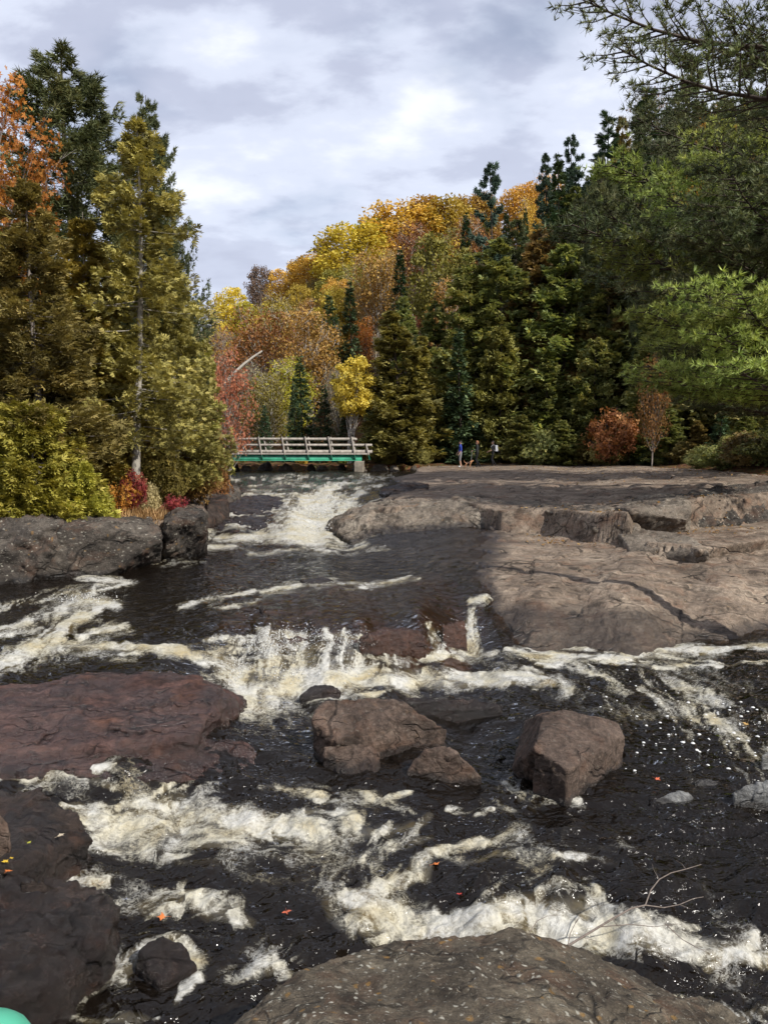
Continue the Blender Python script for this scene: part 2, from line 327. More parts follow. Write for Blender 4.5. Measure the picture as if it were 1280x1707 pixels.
# right bank: the big upper slab
APTS = [Pz(*p) for p in [(548,884,1.3),(565,868,1.6),(610,853,1.95),(660,843,2.15),(760,839,2.22),(830,848,2.2),(900,846,2.25),(1000,850,2.3),(1060,855,2.35),(1145,834,2.58),(1280,818,2.7),(1450,815,2.75),
 (640,828,2.15),(700,815,2.35),(800,805,2.55),(900,800,2.62),(1050,800,2.72),(1200,795,2.85),(1400,790,3.0),(690,790,2.5),(800,784,2.62),(950,782,2.7),(1100,778,2.85),(1280,772,3.1)]]
a_z = Surf(APTS, 0.01, 1e-6)
PA = [Pz(*p)[:2] for p in [(690,815,2.3),(640,832,2.1),(600,860,1.8),(552,884,1.3),(575,868,1.6),(620,853,1.95),(660,845,2.15),(760,842,2.2),(830,851,2.2),(905,850,2.25),(985,856,2.3),(1060,862,2.3),(1075,850,2.4),(1145,838,2.55),(1280,824,2.68),(1500,820,2.75)]]+[np.array(q) for q in ((40, 24), (40, 60), (3.0, 58), (2.2, 52), (1.7, 44))]+[Pz(650,797,2.35)[:2]]
# the needle strewn step below it on the right
PB = [Pz(*p)[:2] for p in [(1010,884,1.62),(1030,897,1.6),(1050,912,1.62),(1175,920,1.66),(1200,905,1.7),(1290,893,1.75),(1500,890,1.75),(1500,830,2.2),(1060,850,2.2),(1010,870,1.75)]]
# left bank
PL = [np.array(p) for p in [(-30, 14), (-10.5, 15.2), (-7.6, 16.6), (-5.6, 21.6), (-5.7, 24.5), (-6.9, 29), (-9.6, 45.5), (-13.5, 52), (-22, 58), (-60, 60), (-60, 14)]]
PSHELF = [Pz(*p)[:2] for p in [(400,1000,1.06),(520,965,1.1),(640,955,1.1),(720,950,1.1),(815,990,1.05),(820,1060,.8),(790,1120,.45),(650,1120,.5),(600,1115,.5),(430,1115,.5),(330,1050,1.0)]]
PRIVER = [np.array(p) for p in [(-2.9, 3), (-6.5, 9), (-11, 15), (-8, 16.6), (-5.5, 21), (-5.5, 24.5), (-6.8, 29), (-9.5, 45.5), (-12, 53.5), (3, 53.6), (2.6, 44), (1.2, 36), (0.4, 27), (1, 21), (3.2, 15), (9.5, 14.6), (12, 12), (8, 7), (5, 3)]]
def hill(X, Y):
    d1 = 0.55*X+0.83*Y-51.5+1.6*noise3(xyz(X*0.07, Y*0.07)); d2 = (X-14.5)-0.02*(Y-25)
    h1 = np.maximum(d1, 0); h1 = 0.50*h1*(1-np.exp(-h1/7))
    h1 = h1*np.clip(1.08+0.006*(X-5), 0.62, 1.25)
    h2 = np.maximum(d2, 0); h2 = 0.42*h2*(1-np.exp(-h2/5))
    h = np.maximum(h1, 0)+h2*sstep(60, 35, Y)
    cap = 46.0; h = cap*(1-np.exp(-h/cap)) if True else h
    return 2.75+h*1.25
def terrain(X, Y):
    X = np.asarray(X, float); Y = np.asarray(Y, float); P = xyz(X, Y)
    zw = water_z(X, Y); n1 = fbm(P*0.9, 4); n2 = fbm(P*3.1, 4)
    shelf = sstep(0.5, -0.3, poly_sd(X, Y, PSHELF))
    dep = 0.55*(1-shelf)+0.03*shelf
    bed = zw-dep+0.10*n1*(1-0.72*shelf)+0.035*n2*(0.35+0.65*shelf)
    z = bed; reg = np.zeros(X.shape, int)                     # 0 river bed, 1 bedrock, 2 forest floor
    dC = poly_sd(X, Y, PC); zc = c_z(X, Y)-np.maximum(dC, 0)*1.4+0.018*n1+0.007*n2
    lay = np.round((zc+0.09*n1+0.03*n2)*9)/9; zc = zc*0.5+0.5*lay     # thin sheets that flaked off
    k = (zc > z) & (dC < 1.5); z = np.where(k, zc, z); reg[k] = 1
    dB = poly_sd(X, Y, PB); zb = 1.68+0.02*n1+0.01*n2+0.03*(X-6)-np.maximum(dB+0.45, 0)*5.0
    k = (zb > z) & (dB < 1.0); z = np.where(k, zb, z); reg[k] = 1
    dA = poly_sd(X, Y, PA); az = a_z(X, Y)
    za = az+(0.03*n1+0.012*n2)*sstep(60, 36, Y)-np.maximum(dA+0.3*sstep(31, 28, Y)*(X > 0.5), 0)*5.0
    lay = np.round((za+0.09*n1)*7)/7; lf = 0.45*sstep(46, 34, Y); za = za*(1-lf)+lf*lay
    k = (za > z) & (dA < 1.5); z = np.where(k, za, z); reg[k] = 1
    # left bank
    dL = poly_sd(X, Y, PL)+0.2*n1+0.75*sstep(28, 25, Y); inl = np.maximum(-dL, 0)
    zl = np.where(dL < 0, 2.02+0.35*(1-np.exp(-inl/1.5))+0.035*inl+0.05*n1, 2.02-np.maximum(dL, 0)*3.0)
    k = (zl > z) & (dL < 1.6) & (X < 0); z = np.where(k, zl, z); reg[k] = np.where(dL[k] < -0.9, 2, 1)
    # far bank, hills
    far = sstep(53.6, 55.6, Y+0.6*n1+0.05*np.abs(X-2))*sstep(-60, -20, X); zh = hill(X, Y)
    rb = np.maximum(sstep(0.0, 6.0, 0.55*X+0.83*Y-49), sstep(13.0, 16.0, X-0.0*Y))*sstep(14, 20, Y)
    m = np.maximum(sstep(53.2, 55.4, Y+0.5*n1), rb)
    zf = (1-m)*(-2)+m*(zh+0.12*n1)
    k = zf > z; z = np.where(k, zf, z); reg[k] = 2
    # bank the photographer stands on
    near = 2.5-1.05*np.maximum(Y-0.9+0.12*n1, 0)+0.04*n1; near = np.where(Y > 3.4, -9, near)
    k = near > z; z = np.where(k, near, z); reg[k] = 1
    # beyond the frame to either side the banks close in
    side = np.maximum(np.abs(X)-(0.68*Y+1.8), 0)*sstep(20, 12, Y)
    zs = 0.2+np.minimum(side*0.7, 2.4)+0.12*n1; k = (side > 0) & (zs > z); z = np.where(k, zs, z); reg[k] = 1
    return z, reg, zw
def tz(x, y):
    z, _, _ = terrain(np.array([float(x)]), np.array([float(y)])); return float(z[0])
M_BED = rock_mat('bedrock_stone', (0.070, 0.051, 0.037), (0.185, 0.142, 0.106), (0.30, 0.24, 0.18), 0.2, True, (1.0, 1.3, 1.6), 0.4, 0.9)
M_RIV = rock_mat('riverbed_stone', (0.10, 0.055, 0.038), (0.21, 0.125, 0.085), (0.32, 0.21, 0.15), 0.0, False, (1.5, 0.9, 1.5), 0.5, 0.6)
def floor_mat():
    s = Mat('forest_floor_litter'); n = s.noise(1.4, 7, 0.65); col = s.ramp(n, [(0.3, (0.03, 0.02, 0.012)), (0.55, (0.075, 0.045, 0.022)), (0.75, (0.16, 0.09, 0.035))])
    v = s.voronoi(14, out=1); col = s.mix(0.35, col, s.mix(1.0, v, (0.28, 0.15, 0.05), 'MULTIPLY'))
    return s.done(s.bsdf(col, 0.9, 0.15, s.bump(s.noise(12, 6), 0.8, 0.06)))
M_FLOOR = floor_mat()
def build_ground():
    Yr = [0.3]
    while Yr[-1] < 58: Yr.append(Yr[-1]+max(0.05, 0.0062*Yr[-1]))
    while Yr[-1] < 170: Yr.append(Yr[-1]*1.03)
    while Yr[-1] < 2600: Yr.append(Yr[-1]*1.14)
    Yr = np.array([-2500, -800, -200, -60, -20, -8, -4, -2, -1, -0.4]+Yr)
    uu = np.concatenate([np.linspace(-0.66, 0.66, 390)]); ext = np.array([0.72, 0.82, 1.0, 1.4, 2.2, 4.0, 9.0])
    uu = np.concatenate([-ext[::-1], uu, ext])
    base = np.maximum(np.abs(Yr), 3.0)
    X = uu[None]*base[:, None]; Y = np.repeat(Yr[:, None], len(uu), 1); sh = X.shape
    z, reg, zw = terrain(X.ravel(), Y.ravel())
    z = np.where(Y.ravel() < 0.9, np.maximum(z, 2.5), z)
    Pn = xyz(X.ravel(), Y.ravel(), z)
    nn = fbm(Pn*1.7, 3)
    wet = sstep(0.20, 0.03, z-zw+0.05*nn)*(Y.ravel() < 56)
    # the nose of the lower slab stays wet from spray
    xs, ys = X.ravel(), Y.ravel()
    px, py = project(xs, ys, z)
    spray = sstep(0, 1, (1-np.abs(py-1045-0.03*(px-900))/45.0)*2)*sstep(760, 830, px)*sstep(1170, 1080, px)*(ys < 16)
    wet = np.maximum(wet, spray*0.9)
    dB = poly_sd(xs, ys, PB); lit = sstep(0.4, -0.2, dB)*0.24*sstep(3, 6, xs)
    lit = np.maximum(lit, sstep(7.6, 10, xs)*sstep(15.0, 17.5, ys)*sstep(23, 20, ys)*0.24)
    lit = np.maximum(lit, sstep(3, 9, xs)*sstep(24, 30, ys)*0.12); lit = np.maximum(lit, sstep(5, 12, xs)*sstep(34, 46, ys)*0.16)
    F = grid_faces(*sh); fr = reg[F].max(1)
    for nm, r, mt in (('riverbed', 0, M_RIV), ('bedrock', 1, M_BED), ('forest_floor', 2, M_FLOOR)):
        f = F[fr == r]
        if not len(f): continue
        used = np.unique(f); re = np.full(len(z), -1); re[used] = np.arange(len(used))
        me = make_mesh(nm, Pn[used], [re[f]], {'wet': np.ones(len(used)) if r == 0 else wet[used], 'litter': lit[used]}, True, [mt])
        tag(link(nm, me), kind='structure')
build_ground()
BEDROCK = bpy.data.objects['bedrock']

# ------------------------------------------------------------------ the river
# white water: lines of foam that follow the current, (photo pixels of the place), half width, strength, flow (None = along the line)
V = (0.05, 1.0)
FOAM = [
 # rapids above the upper fall
 ([(385,800),(440,797),(500,800)],2.5,.50,None),([(470,792),(560,797),(640,790)],2,.48,None),([(560,808),(610,800),(650,796)],4,.62,None),([(400,812),(470,806),(530,812)],3,.52,None),([(590,815),(640,808)],3,.66,None),([(420,818),(470,816)],3,.6,None),([(500,806),(545,806),(590,806)],3,.5,None),
 # upper fall
 ([(550,812),(538,832),(528,858),(520,888)],[22,46,62,72],1.5,V),([(600,822),(580,842),(556,866),(548,884)],[12,26,36,46],1.45,V),([(540,840),(535,865),(530,885)],[26,44,56],1.6,V),([(632,834),(600,852),(580,864)],[4,8,14],.8,None),([(490,822),(480,850),(480,885)],[12,26,30],.72,V),
 ([(360,838),(410,834),(470,836)],[16,20,20],.86,V),([(350,872),(400,876),(465,878)],[16,20,20],.92,V),([(342,858),(400,857),(465,850)],[3,5,6],.82,None),([(342,836),(420,824),(470,826)],[2,3,5],.72,None),([(352,862),(350,898)],[8,12],.7,V),
 ([(360,897),(440,895),(520,893),(600,890)],[6,9,12,8],.95,None),([(450,904),(540,903),(610,903)],[5,8,5],.7,None),([(345,911),(385,912)],4,1.0,None),([(420,922),(520,918),(640,914)],6,.46,None),([(640,818),(700,812)],[6,7],.62,V),
 # pool and shelf
 ([(300,1012),(360,998),(430,985),(520,974),(610,975),(700,962)],[3,4,5,5,4,4],.66,None),([(505,966),(560,964)],3,.6,None),([(780,1002),(860,996)],4,.95,None),([(360,1010),(460,1000)],4,.42,None),([(260,940),(340,935)],4,.45,None),
 # left chute
 ([(140,962),(200,967),(215,970),(165,978)],[7,6,4,6],.82,None),([(155,985),(140,1000),(195,1008)],[9,14,8],.95,None),([(185,1006),(150,1022),(108,1046),(70,1072),(25,1098),(-60,1128)],[8,12,14,16,14,14],.92,None),([(215,1045),(170,1052),(135,1062)],[6,8,8],.8,None),
 ([(60,1082),(110,1078),(170,1080),(240,1083),(310,1087),(360,1101),(395,1128),(430,1166)],[12,11,10,9,10,16,22,24],1.0,None),([(0,1050),(60,1040),(120,1010)],14,.42,None),([(0,1015),(60,1000),(120,985)],8,.45,None),
 # middle fall
 ([(340,1066),(410,1060),(470,1054)],[8,14,18],.78,V),([(440,1048),(450,1085),(455,1125)],[16,28,34],1.0,V),([(500,1060),(508,1090),(512,1125)],[20,26,26],.78,V),([(575,1052),(585,1085),(590,1112)],[16,26,30],.70,V),([(640,1056),(650,1105)],[8,16],.52,V),([(370,1066),(480,1062),(610,1062)],[26,30,24],.70,V),([(385,1082),(480,1080),(615,1080)],[26,30,24],.72,V),([(400,1098),(480,1098),(620,1098)],[26,30,24],.72,V),([(410,1114),(490,1114),(620,1112)],[26,30,24],.76,V),([(540,1050),(545,1110)],[6,14],.66,V),
 ([(415,1170),(470,1150),(540,1138),(620,1132),(700,1134),(780,1136),(850,1136),(915,1140)],[20,24,20,17,18,18,15,9],1.06,None),([(420,1120),(500,1122),(600,1120),(650,1118)],[16,16,12,8],.9,V),([(880,1120),(930,1130),(950,1155)],[8,12,8],.6,None),([(480,1172),(560,1163),(640,1156)],[6,6,5],.6,None),
 ([(786,1016),(782,1045),(788,1082)],[7,12,20],1.0,V),([(712,1042),(722,1066),(735,1090)],[9,14,18],.66,V),([(745,1075),(770,1085)],[10,10],.66,V),([(700,1098),(760,1092),(820,1088)],[8,9,8],.9,None),
 # eddy on the right
 ([(838,1082),(880,1092),(950,1098)],[4,7,8],1.05,None),([(900,1104),(960,1100),(1020,1096),(1085,1087),(1160,1083),(1290,1078)],[5,6,8,12,8,4],1.08,None),([(1010,1104),(1090,1108),(1200,1113)],[4,5,4],.95,None),([(1100,1092),(1200,1108),(1290,1106)],[4,4,3],.7,None),([(850,1080),(1000,1085),(1100,1083)],[3,3,3],.6,None),([(960,1120),(1060,1150),(1180,1190),(1260,1240)],[20,26,40,40],.36,None),
 # below the flat red rock
 ([(-80,1278),(0,1284),(60,1284),(140,1298),(185,1285)],[10,12,12,10,8],.84,None),([(60,1300),(150,1300),(230,1312)],[12,12,10],.55,None),([(230,1345),(262,1318),(310,1298)],[18,14,6],.95,V),([(285,1302),(318,1296)],5,.9,None),
 ([(108,1344),(150,1358),(200,1372),(290,1366),(380,1370),(460,1380),(540,1392)],[8,24,44,50,38,26,16],.88,None),([(150,1405),(260,1412),(380,1402)],[20,22,20],.66,None),([(420,1372),(520,1362),(575,1362)],[10,9,8],.66,None),([(575,1355),(585,1385)],[7,10],.95,None),([(500,1412),(600,1396),(690,1372)],[16,18,12],.58,None),([(290,1440),(430,1438),(560,1440),(660,1400)],[14,18,14,10],.42,None),([(430,1310),(540,1330),(640,1330),(700,1350)],[7,9,9,7],.46,None),
 ([(600,1320),(640,1332),(690,1322)],[6,8,5],.46,None),([(95,1476),(140,1474),(176,1472)],[8,11,4],1.15,None),([(180,1500),(215,1510),(240,1470)],[6,8,5],.45,None),
 ([(240,1515),(300,1505),(380,1515),(410,1540)],[18,26,24,12],.60,None),([(140,1650),(190,1620),(240,1580),(300,1570),(345,1596)],[16,16,14,18,14],.68,None),([(395,1640),(440,1625),(490,1632)],[14,20,10],.72,None),([(140,1700),(200,1690),(250,1695)],[12,12,10],.55,None),([(560,1440),(545,1490),(556,1530),(600,1560)],[8,12,14,12],.5,None),([(300,1660),(340,1620)],[8,10],.5,None),
 # the chute behind the near boulder
 ([(575,1498),(620,1520),(665,1545),(740,1548),(820,1528),(900,1520),(980,1538),(1070,1568),(1160,1590),(1230,1602),(1310,1604)],[10,32,34,26,36,42,44,36,26,18,12],1.02,None),([(700,1530),(800,1560),(900,1568),(1000,1580)],[16,22,22,18],.9,None),([(1180,1625),(1240,1590),(1255,1555)],[10,12,6],.8,None),([(1090,1680),(1190,1690),(1280,1700)],[14,16,16],.5,None),
 ([(615,1485),(650,1478),(700,1460),(735,1425),(790,1408),(850,1388)],[14,18,15,12,12,8],.80,None),([(620,1440),(680,1400),(720,1360)],[12,15,10],.55,None),([(760,1440),(860,1424),(980,1430)],[8,9,6],.60,None),([(835,1310),(890,1332),(965,1338)],[4,6,5],.70,None),([(760,1350),(830,1345),(900,1355)],[5,5,4],.4,None),([(660,1420),(720,1395)],[12,12],.55,None),([(980,1480),(1060,1530),(1160,1555)],[8,12,10],.6,None),
 ([(1100,1150),(1180,1180),(1240,1230)],[30,36,26],.3,None)]
def foam_field(X, Y, Z):
    px, py = project(X, Y, Z); foam = np.zeros(X.shape); body = np.zeros(X.shape); P = xyz(X, Y)
    warp = np.stack([fbm(P*1.6+3, 3), fbm(P*1.6+31, 3)], -1)
    for pts, w, st, flow in FOAM:
        pts = np.array(pts, float); w = np.broadcast_to(np.asarray(w, float), (len(pts),)); mx = w.max()*2.6+8
        sel = np.where((px > pts[:, 0].min()-mx*1.8) & (px < pts[:, 0].max()+mx*1.8) & (py > pts[:, 1].min()-mx) & (py < pts[:, 1].max()+mx))[0]
        if not len(sel): continue
        sx = FPX/np.maximum(Y[sel], 4)*(0.05 if flow else 0.12); x, y = px[sel]+warp[sel, 0]*sx, py[sel]+warp[sel, 1]*sx*0.5; best = np.full(len(sel), 9.0); fx = np.zeros(len(sel)); fy = np.zeros(len(sel))
        gp = np.array([Pz(a, b, float(zz)) for (a, b), zz in zip(pts, _wz_at(pts))])
        for k in range(len(pts)-1):
            a, b = pts[k], pts[k+1]; e = b-a; t = np.clip(((x-a[0])*e[0]+(y-a[1])*e[1])/(e@e), 0, 1)
            dx = (x-a[0]-t*e[0]); dy = (y-a[1]-t*e[1]); wk = w[k]+(w[k+1]-w[k])*t; d = np.hypot(dx/wk, dy/np.maximum(4.0, 0.3*wk)) if flow else np.hypot(dx*0.75, dy)/wk
            k2 = d < best; best = np.where(k2, d, best)
            ge = (gp[k+1]-gp[k])[:2]; ge = ge/(np.linalg.norm(ge)+1e-9)
            if flow: ge = np.array((flow[0], flow[1]))/math.hypot(*flow)
            fx = np.where(k2, ge[0], fx); fy = np.where(k2, ge[1], fy)
        m = np.exp(-0.85*best*best)
        wx, wy = X[sel]+0.14*warp[sel, 0], Y[sel]+0.14*warp[sel, 1]
        al = wx*fx+wy*fy; ac = -wx*fy+wy*fx
        sc = 9.0/np.clip(Y[sel], 5, 30)
        if flow: tx = fbm(np.stack([al*1.1*sc, ac*10*sc**0.7+2.2*warp[sel, 0], np.full_like(al, 5.0)], -1), 5, gain=0.68)
        else: q = np.stack([al*0.85*sc**0.5, ac*5.6*sc**0.5, np.full_like(al, 2.0)], -1); tx = 0.8*fbm(q, 4, gain=0.55)+0.45*(ridged(q*1.35+9, 3, 0.5)-0.62)
        if not flow: wl = ridged(np.stack([al*0.8*sc**0.5, ac*4.5*sc**0.5, np.full_like(al, 8.0)], -1), 3, 0.55); wisp = np.exp(-0.22*best*best)*min(st, .9)*sstep(0.85, 1.5, wl)*sstep(-.25, .25, fbm(P[sel]*0.9+5, 2)); foam[sel] = np.maximum(foam[sel], 0.52*wisp)
        v = m*st*1.5-0.66+1.3*tx
        foam[sel] = np.maximum(foam[sel], sstep(-0.15, 1.3, v)*sstep(0.03, 0.65, m)); body[sel] = np.maximum(body[sel], m*min(st, 1.1))
    return foam, body
def _wz_at(pts):
    out = []
    for a, b in pts:                  # walk down the ray to the water
        lo, hi = 2.6, 60.0; d = ray(a, b)
        ts = np.geomspace(2.6, 62, 400); Yq = ts; tt = Yq/d[1]; zz = EYE+tt*d[2]; wz = water_z(tt*d[0], Yq)
        k = np.argmax(zz < wz); out.append(wz[k] if k else wz[-1])
    return out
def water_mat():
    s = Mat('river_water'); depth = s.attr('depth'); foam = s.attr('foam'); body = s.attr('body'); geo = s.node('ShaderNodeNewGeometry', out=None)
    pos = s.tc.outputs['Object']
    # ripples
    h = s.math('ADD', s.math('MULTIPLY', s.noise(2.6, 2.5, 0.5, 1.2, stretch=(1.0, 1.7, 1)), 1.3), s.math('MULTIPLY', s.math('MULTIPLY', s.noise(8, 2.5, 0.5, 1.0, stretch=(1.0, 1.5, 1)), s.ramp(s.noise(0.9, 2), [(0.35, 0.25), (0.65, 1.2)])), 0.42))
    h = s.math('ADD', h, s.math('MULTIPLY', s.noise(30, 2, 0.5, 0.6), 0.035))
    nrm = s.bump(h, 0.95, 0.085)
    # tea coloured river water: clear where thin, dark where deep
    op = s.math('SUBTRACT', 1.0, s.math('POWER', 2.718, s.math('MULTIPLY', s.math('MAXIMUM', depth, 0.0), -5.5)), True)
    deep = s.node('ShaderNodeBsdfDiffuse', {'Color': (0.007, 0.005, 0.0035), 'Normal': nrm})
    clear = s.node('ShaderNodeBsdfTransparent', {'Color': (0.86, 0.70, 0.52)})
    under = s.node('ShaderNodeMixShader', {0: op, 1: clear, 2: deep})
    fr = s.node('ShaderNodeFresnel', {'IOR': 1.33, 'Normal': nrm})
    gl = s.node('ShaderNodeBsdfGlossy', {'Color': (1, 1, 1), 'Roughness': 0.09, 'Normal': nrm})
    surf = s.node('ShaderNodeMixShader', {0: fr, 1: under, 2: gl})
    # aerated water: milky, tea tinted; above it froth broken into bubbles and threads
    fn = s.noise(24, 7, 0.74, 0.6); fw = s.noise(8, 6, 0.7, 1.2)
    thread = s.math('ABSOLUTE', s.math('SUBTRACT', s.noise(10, 5, 0.62, 1.0, stretch=(1.0, 1.5, 1)), 0.5)); thread = s.ramp(thread, [(0.0, 1.0), (0.055, 0.0)])
    thr2 = s.ramp(s.math('ABSOLUTE', s.math('SUBTRACT', s.noise(5, 6, 0.62, 1.4), 0.5)), [(0.0, 1.0), (0.035, 0.0)])
    lace = s.math('SUBTRACT', s.math('ADD', s.math('ADD', s.math('MULTIPLY', fn, 0.9), s.math('MULTIPLY', fw, 0.9)), s.math('MULTIPLY', s.math('MAXIMUM', thread, thr2), 0.42)), 0.98)
    fm = s.ramp(s.math('ADD', foam, s.math('MULTIPLY', lace, s.ramp(foam, [(0.0, 0.0), (0.10, 0.9), (0.5, 1.15), (1.0, 0.6)]))), [(0.12, 0.0), (0.45, 0.38), (0.98, 0.93)])
    fm = s.math('MULTIPLY', fm, s.ramp(s.math('ADD', s.math('MULTIPLY', fw, 0.65), s.math('MULTIPLY', fn, 0.35)), [(0.34, 0.5), (0.56, 1.0)]))
    milk = s.math('MULTIPLY', s.ramp(body, [(0.35, 0.0), (1.0, 1.0)]), s.ramp(fw, [(0.3, 0.30), (0.7, 0.8)]))
    milk = s.math('MAXIMUM', milk, s.math('MULTIPLY', foam, 0.45))
    mcol = s.ramp(s.noise(1.9, 5, 0.6, 0.6), [(0.38, (0.24, 0.23, 0.20)), (0.55, (0.26, 0.21, 0.11)), (0.70, (0.22, 0.145, 0.05))])
    msh = s.bsdf(mcol, 0.25, 0.5, nrm)
    tan = s.ramp(s.noise(1.5, 5, 0.6, 0.5), [(0.42, (0.66, 0.65, 0.60)), (0.56, (0.62, 0.58, 0.45)), (0.70, (0.48, 0.39, 0.21))])
    tan = s.mix(s.ramp(fn, [(0.32, 0.55), (0.55, 0.0)]), tan, (0.42, 0.40, 0.34))
    fb = s.bump(s.math('ADD', s.math('MULTIPLY', fw, 1.0), s.math('MULTIPLY', fn, 0.45)), 0.6, 0.05)
    fsh = s.bsdf(tan, 0.5, 0.3, fb); ftr = s.node('ShaderNodeBsdfTranslucent', {'Color': (0.7, 0.68, 0.6), 'Normal': fb})
    fo = s.node('ShaderNodeMixShader', {0: 0.15, 1: fsh, 2: ftr})
    surf = s.node('ShaderNodeMixShader', {0: milk, 1: surf, 2: msh})
    return s.done(s.node('ShaderNodeMixShader', {0: fm, 1: surf, 2: fo}))
M_WATER = water_mat()
def water_height(X, Y):
    z0 = water_z(X, Y); foam, body = foam_field(X, Y, z0); P = xyz(X, Y)
    wp = P+0.25*np.stack([fbm(P*0.9+7, 2), fbm(P*0.9+19, 2), 0*X], -1)
    calm = sstep(25, 9, Y)
    r = 0.05*fbm(wp*np.array([1.6, 2.8, 1]), 3)+0.022*(ridged(wp*np.array([3.2, 5.2, 1])+5, 3)-0.7)
    r = r*(1-0.5*sstep(12.2, 14, Y)*sstep(30, 24, Y)+0.5*sstep(25, 45, Y))
    lump = 0.016*(ridged(wp*np.array([2.0, 3.0, 1])+40, 3, 0.5)-0.75)+0.010*fbm(wp*6.0, 3, gain=0.5)
    up = sstep(30, 34, Y)*sstep(56, 50, Y)
    z = z0+r+body*lump*(0.9+0.8*sstep(20, 30, Y))+0.012*foam*body+up*0.05*fbm(wp*np.array([0.8, 1.6, 1]), 3)
    z = z+0.05*fbm(P*np.array([0.55, 0.8, 1])+3, 2)*sstep(20, 6, Y)
    return z, foam, body
def build_river():
    prof = np.array([(1790,-.06),(1600,.02),(1500,.15),(1400,.24),(1300,.42),(1170,.5),(1112,.52),(1050,1.0),(960,1.1),(905,1.15),(886,1.2),(815,2.1),(787,2.3),(779,2.3)])[::-1]
    rows = np.arange(1790, 779.2, -2.05); zz = np.interp(rows, prof[:, 0], prof[:, 1])
    Yr = np.array([Pz(640, a, b)[1] for a, b in zip(rows, zz)]); Yr = np.concatenate([np.linspace(1.6, Yr[0], 8)[:-1], Yr, [58, 62]])
    uu = np.concatenate([[-0.9, -0.8, -0.72, -0.66], np.linspace(-0.62, 0.62, 720), [0.66, 0.72, 0.8, 0.9]])
    Y = np.repeat(Yr[:, None], len(uu), 1); X = uu[None]*np.maximum(Y, 2.2); sh = X.shape; X = X.ravel(); Y = Y.ravel()
    z, foam, body = water_height(X, Y); bed, reg, _ = terrain(X, Y)
    keep = (z > bed-0.30) & (poly_sd(X, Y, PL) > -1.5) & ~((X > 8) & (Y > 17)) & ~((Y > 30) & (X > 9))
    F = grid_faces(*sh); F = F[keep[F].any(1)]
    used = np.unique(F); re = np.full(len(z), -1); re[used] = np.arange(len(used))
    me = make_mesh('river', xyz(X, Y, z)[used], [re[F]], {'depth': (z-bed)[used], 'foam': foam[used], 'body': body[used]}, True, [M_WATER])
    tag(link('river', me), kind='structure')
build_river()
# ------------------------------------------------------------------ rocks
M_BOULDER = rock_mat('boulder_stone', (0.040, 0.029, 0.023), (0.095, 0.068, 0.053), (0.165, 0.122, 0.096), 0.12, False, (1, 1, 1.3), 0.25, 0.7, scale=1.6)
M_NEAR = rock_mat('lichen_stone', (0.040, 0.032, 0.024), (0.105, 0.086, 0.062), (0.21, 0.18, 0.13), 1.0, False, (1, 1, 1.2), 0.35, 0.5, scale=2.0)
M_RED = rock_mat('red_brown_stone', (0.034, 0.018, 0.015), (0.080, 0.043, 0.036), (0.17, 0.10, 0.085), 0.0, False, (0.8, 1.5, 1.6), 0.35, 0.8, wetcol=0.42, scale=1.4, wetrough=0.22, wetspec=0.7)
M_DARK = rock_mat('dark_wet_stone', (0.014, 0.010, 0.009), (0.032, 0.023, 0.019), (0.075, 0.055, 0.044), 0.0, False, (0.8, 1.4, 1.5), 0.3, 0.7, wetcol=0.5, scale=1.5, wetrough=0.2, wetspec=0.5)
M_DRIP = rock_mat('dripping_stone', (0.035, 0.017, 0.012), (0.085, 0.043, 0.029), (0.16, 0.09, 0.065), 0.0, False, (0.8, 1.2, 1.5), 0.5, 0.6, wetcol=0.6, scale=1.6)
M_CLIFF = rock_mat('bank_stone', (0.024, 0.020, 0.017), (0.062, 0.052, 0.043), (0.135, 0.115, 0.092), 0.55, False, (1, 1, 1.5), 0.3, 0.8)
M_FACE = rock_mat('ledge_stone', (0.066, 0.053, 0.041), (0.155, 0.128, 0.10), (0.27, 0.235, 0.185), 0.3, False, (1.0, 1.0, 1.3), 0.2, 0.5)
M_GREY = rock_mat('pale_grey_stone', (0.09, 0.09, 0.088), (0.19, 0.19, 0.185), (0.31, 0.31, 0.30), 0.2, False, (1, 1, 1.2), 0.0, 0.5, scale=1.6)
_tmp = bpy.data.collections.new('tmp'); COL.children.link(_tmp)
def remeshed(hulls, voxel, smooth=2):
    bm = bmesh.new()
    for pts in hulls:
        vs = [bm.verts.new(tuple(p)) for p in pts]
        g = bmesh.ops.convex_hull(bm, input=vs)
        bmesh.ops.delete(bm, geom=list({e for e in g['geom_interior']+g['geom_unused'] if isinstance(e, bmesh.types.BMVert)}), context='VERTS')
    me = bpy.data.meshes.new('hull'); bm.to_mesh(me); bm.free()
    o = bpy.data.objects.new('hull', me); _tmp.objects.link(o)
    m = o.modifiers.new('r', 'REMESH'); m.mode = 'VOXEL'; m.voxel_size = voxel
    m = o.modifiers.new('s', 'SMOOTH'); m.factor = 0.5; m.iterations = smooth
    dg = bpy.context.evaluated_depsgraph_get(); ev = o.evaluated_get(dg).to_mesh()
    V = np.empty(len(ev.vertices)*3, np.float32); ev.vertices.foreach_get('co', V)
    Nn = np.empty(len(ev.vertices)*3, np.float32); ev.vertices.foreach_get('normal', Nn)
    nl = len(ev.loops); li = np.empty(nl, np.int32); ev.loops.foreach_get('vertex_index', li)
    st = np.empty(len(ev.polygons), np.int32); ev.polygons.foreach_get('loop_start', st); tt = np.empty(len(ev.polygons), np.int32); ev.polygons.foreach_get('loop_total', tt)
    F = []
    for k in (3, 4):
        q = st[tt == k]
        if len(q): F.append(li[q[:, None]+np.arange(k)])
    o.evaluated_get(dg).to_mesh_clear(); bpy.data.objects.remove(o); bpy.data.meshes.remove(me)
    return V.reshape(-1, 3), Nn.reshape(-1, 3), F
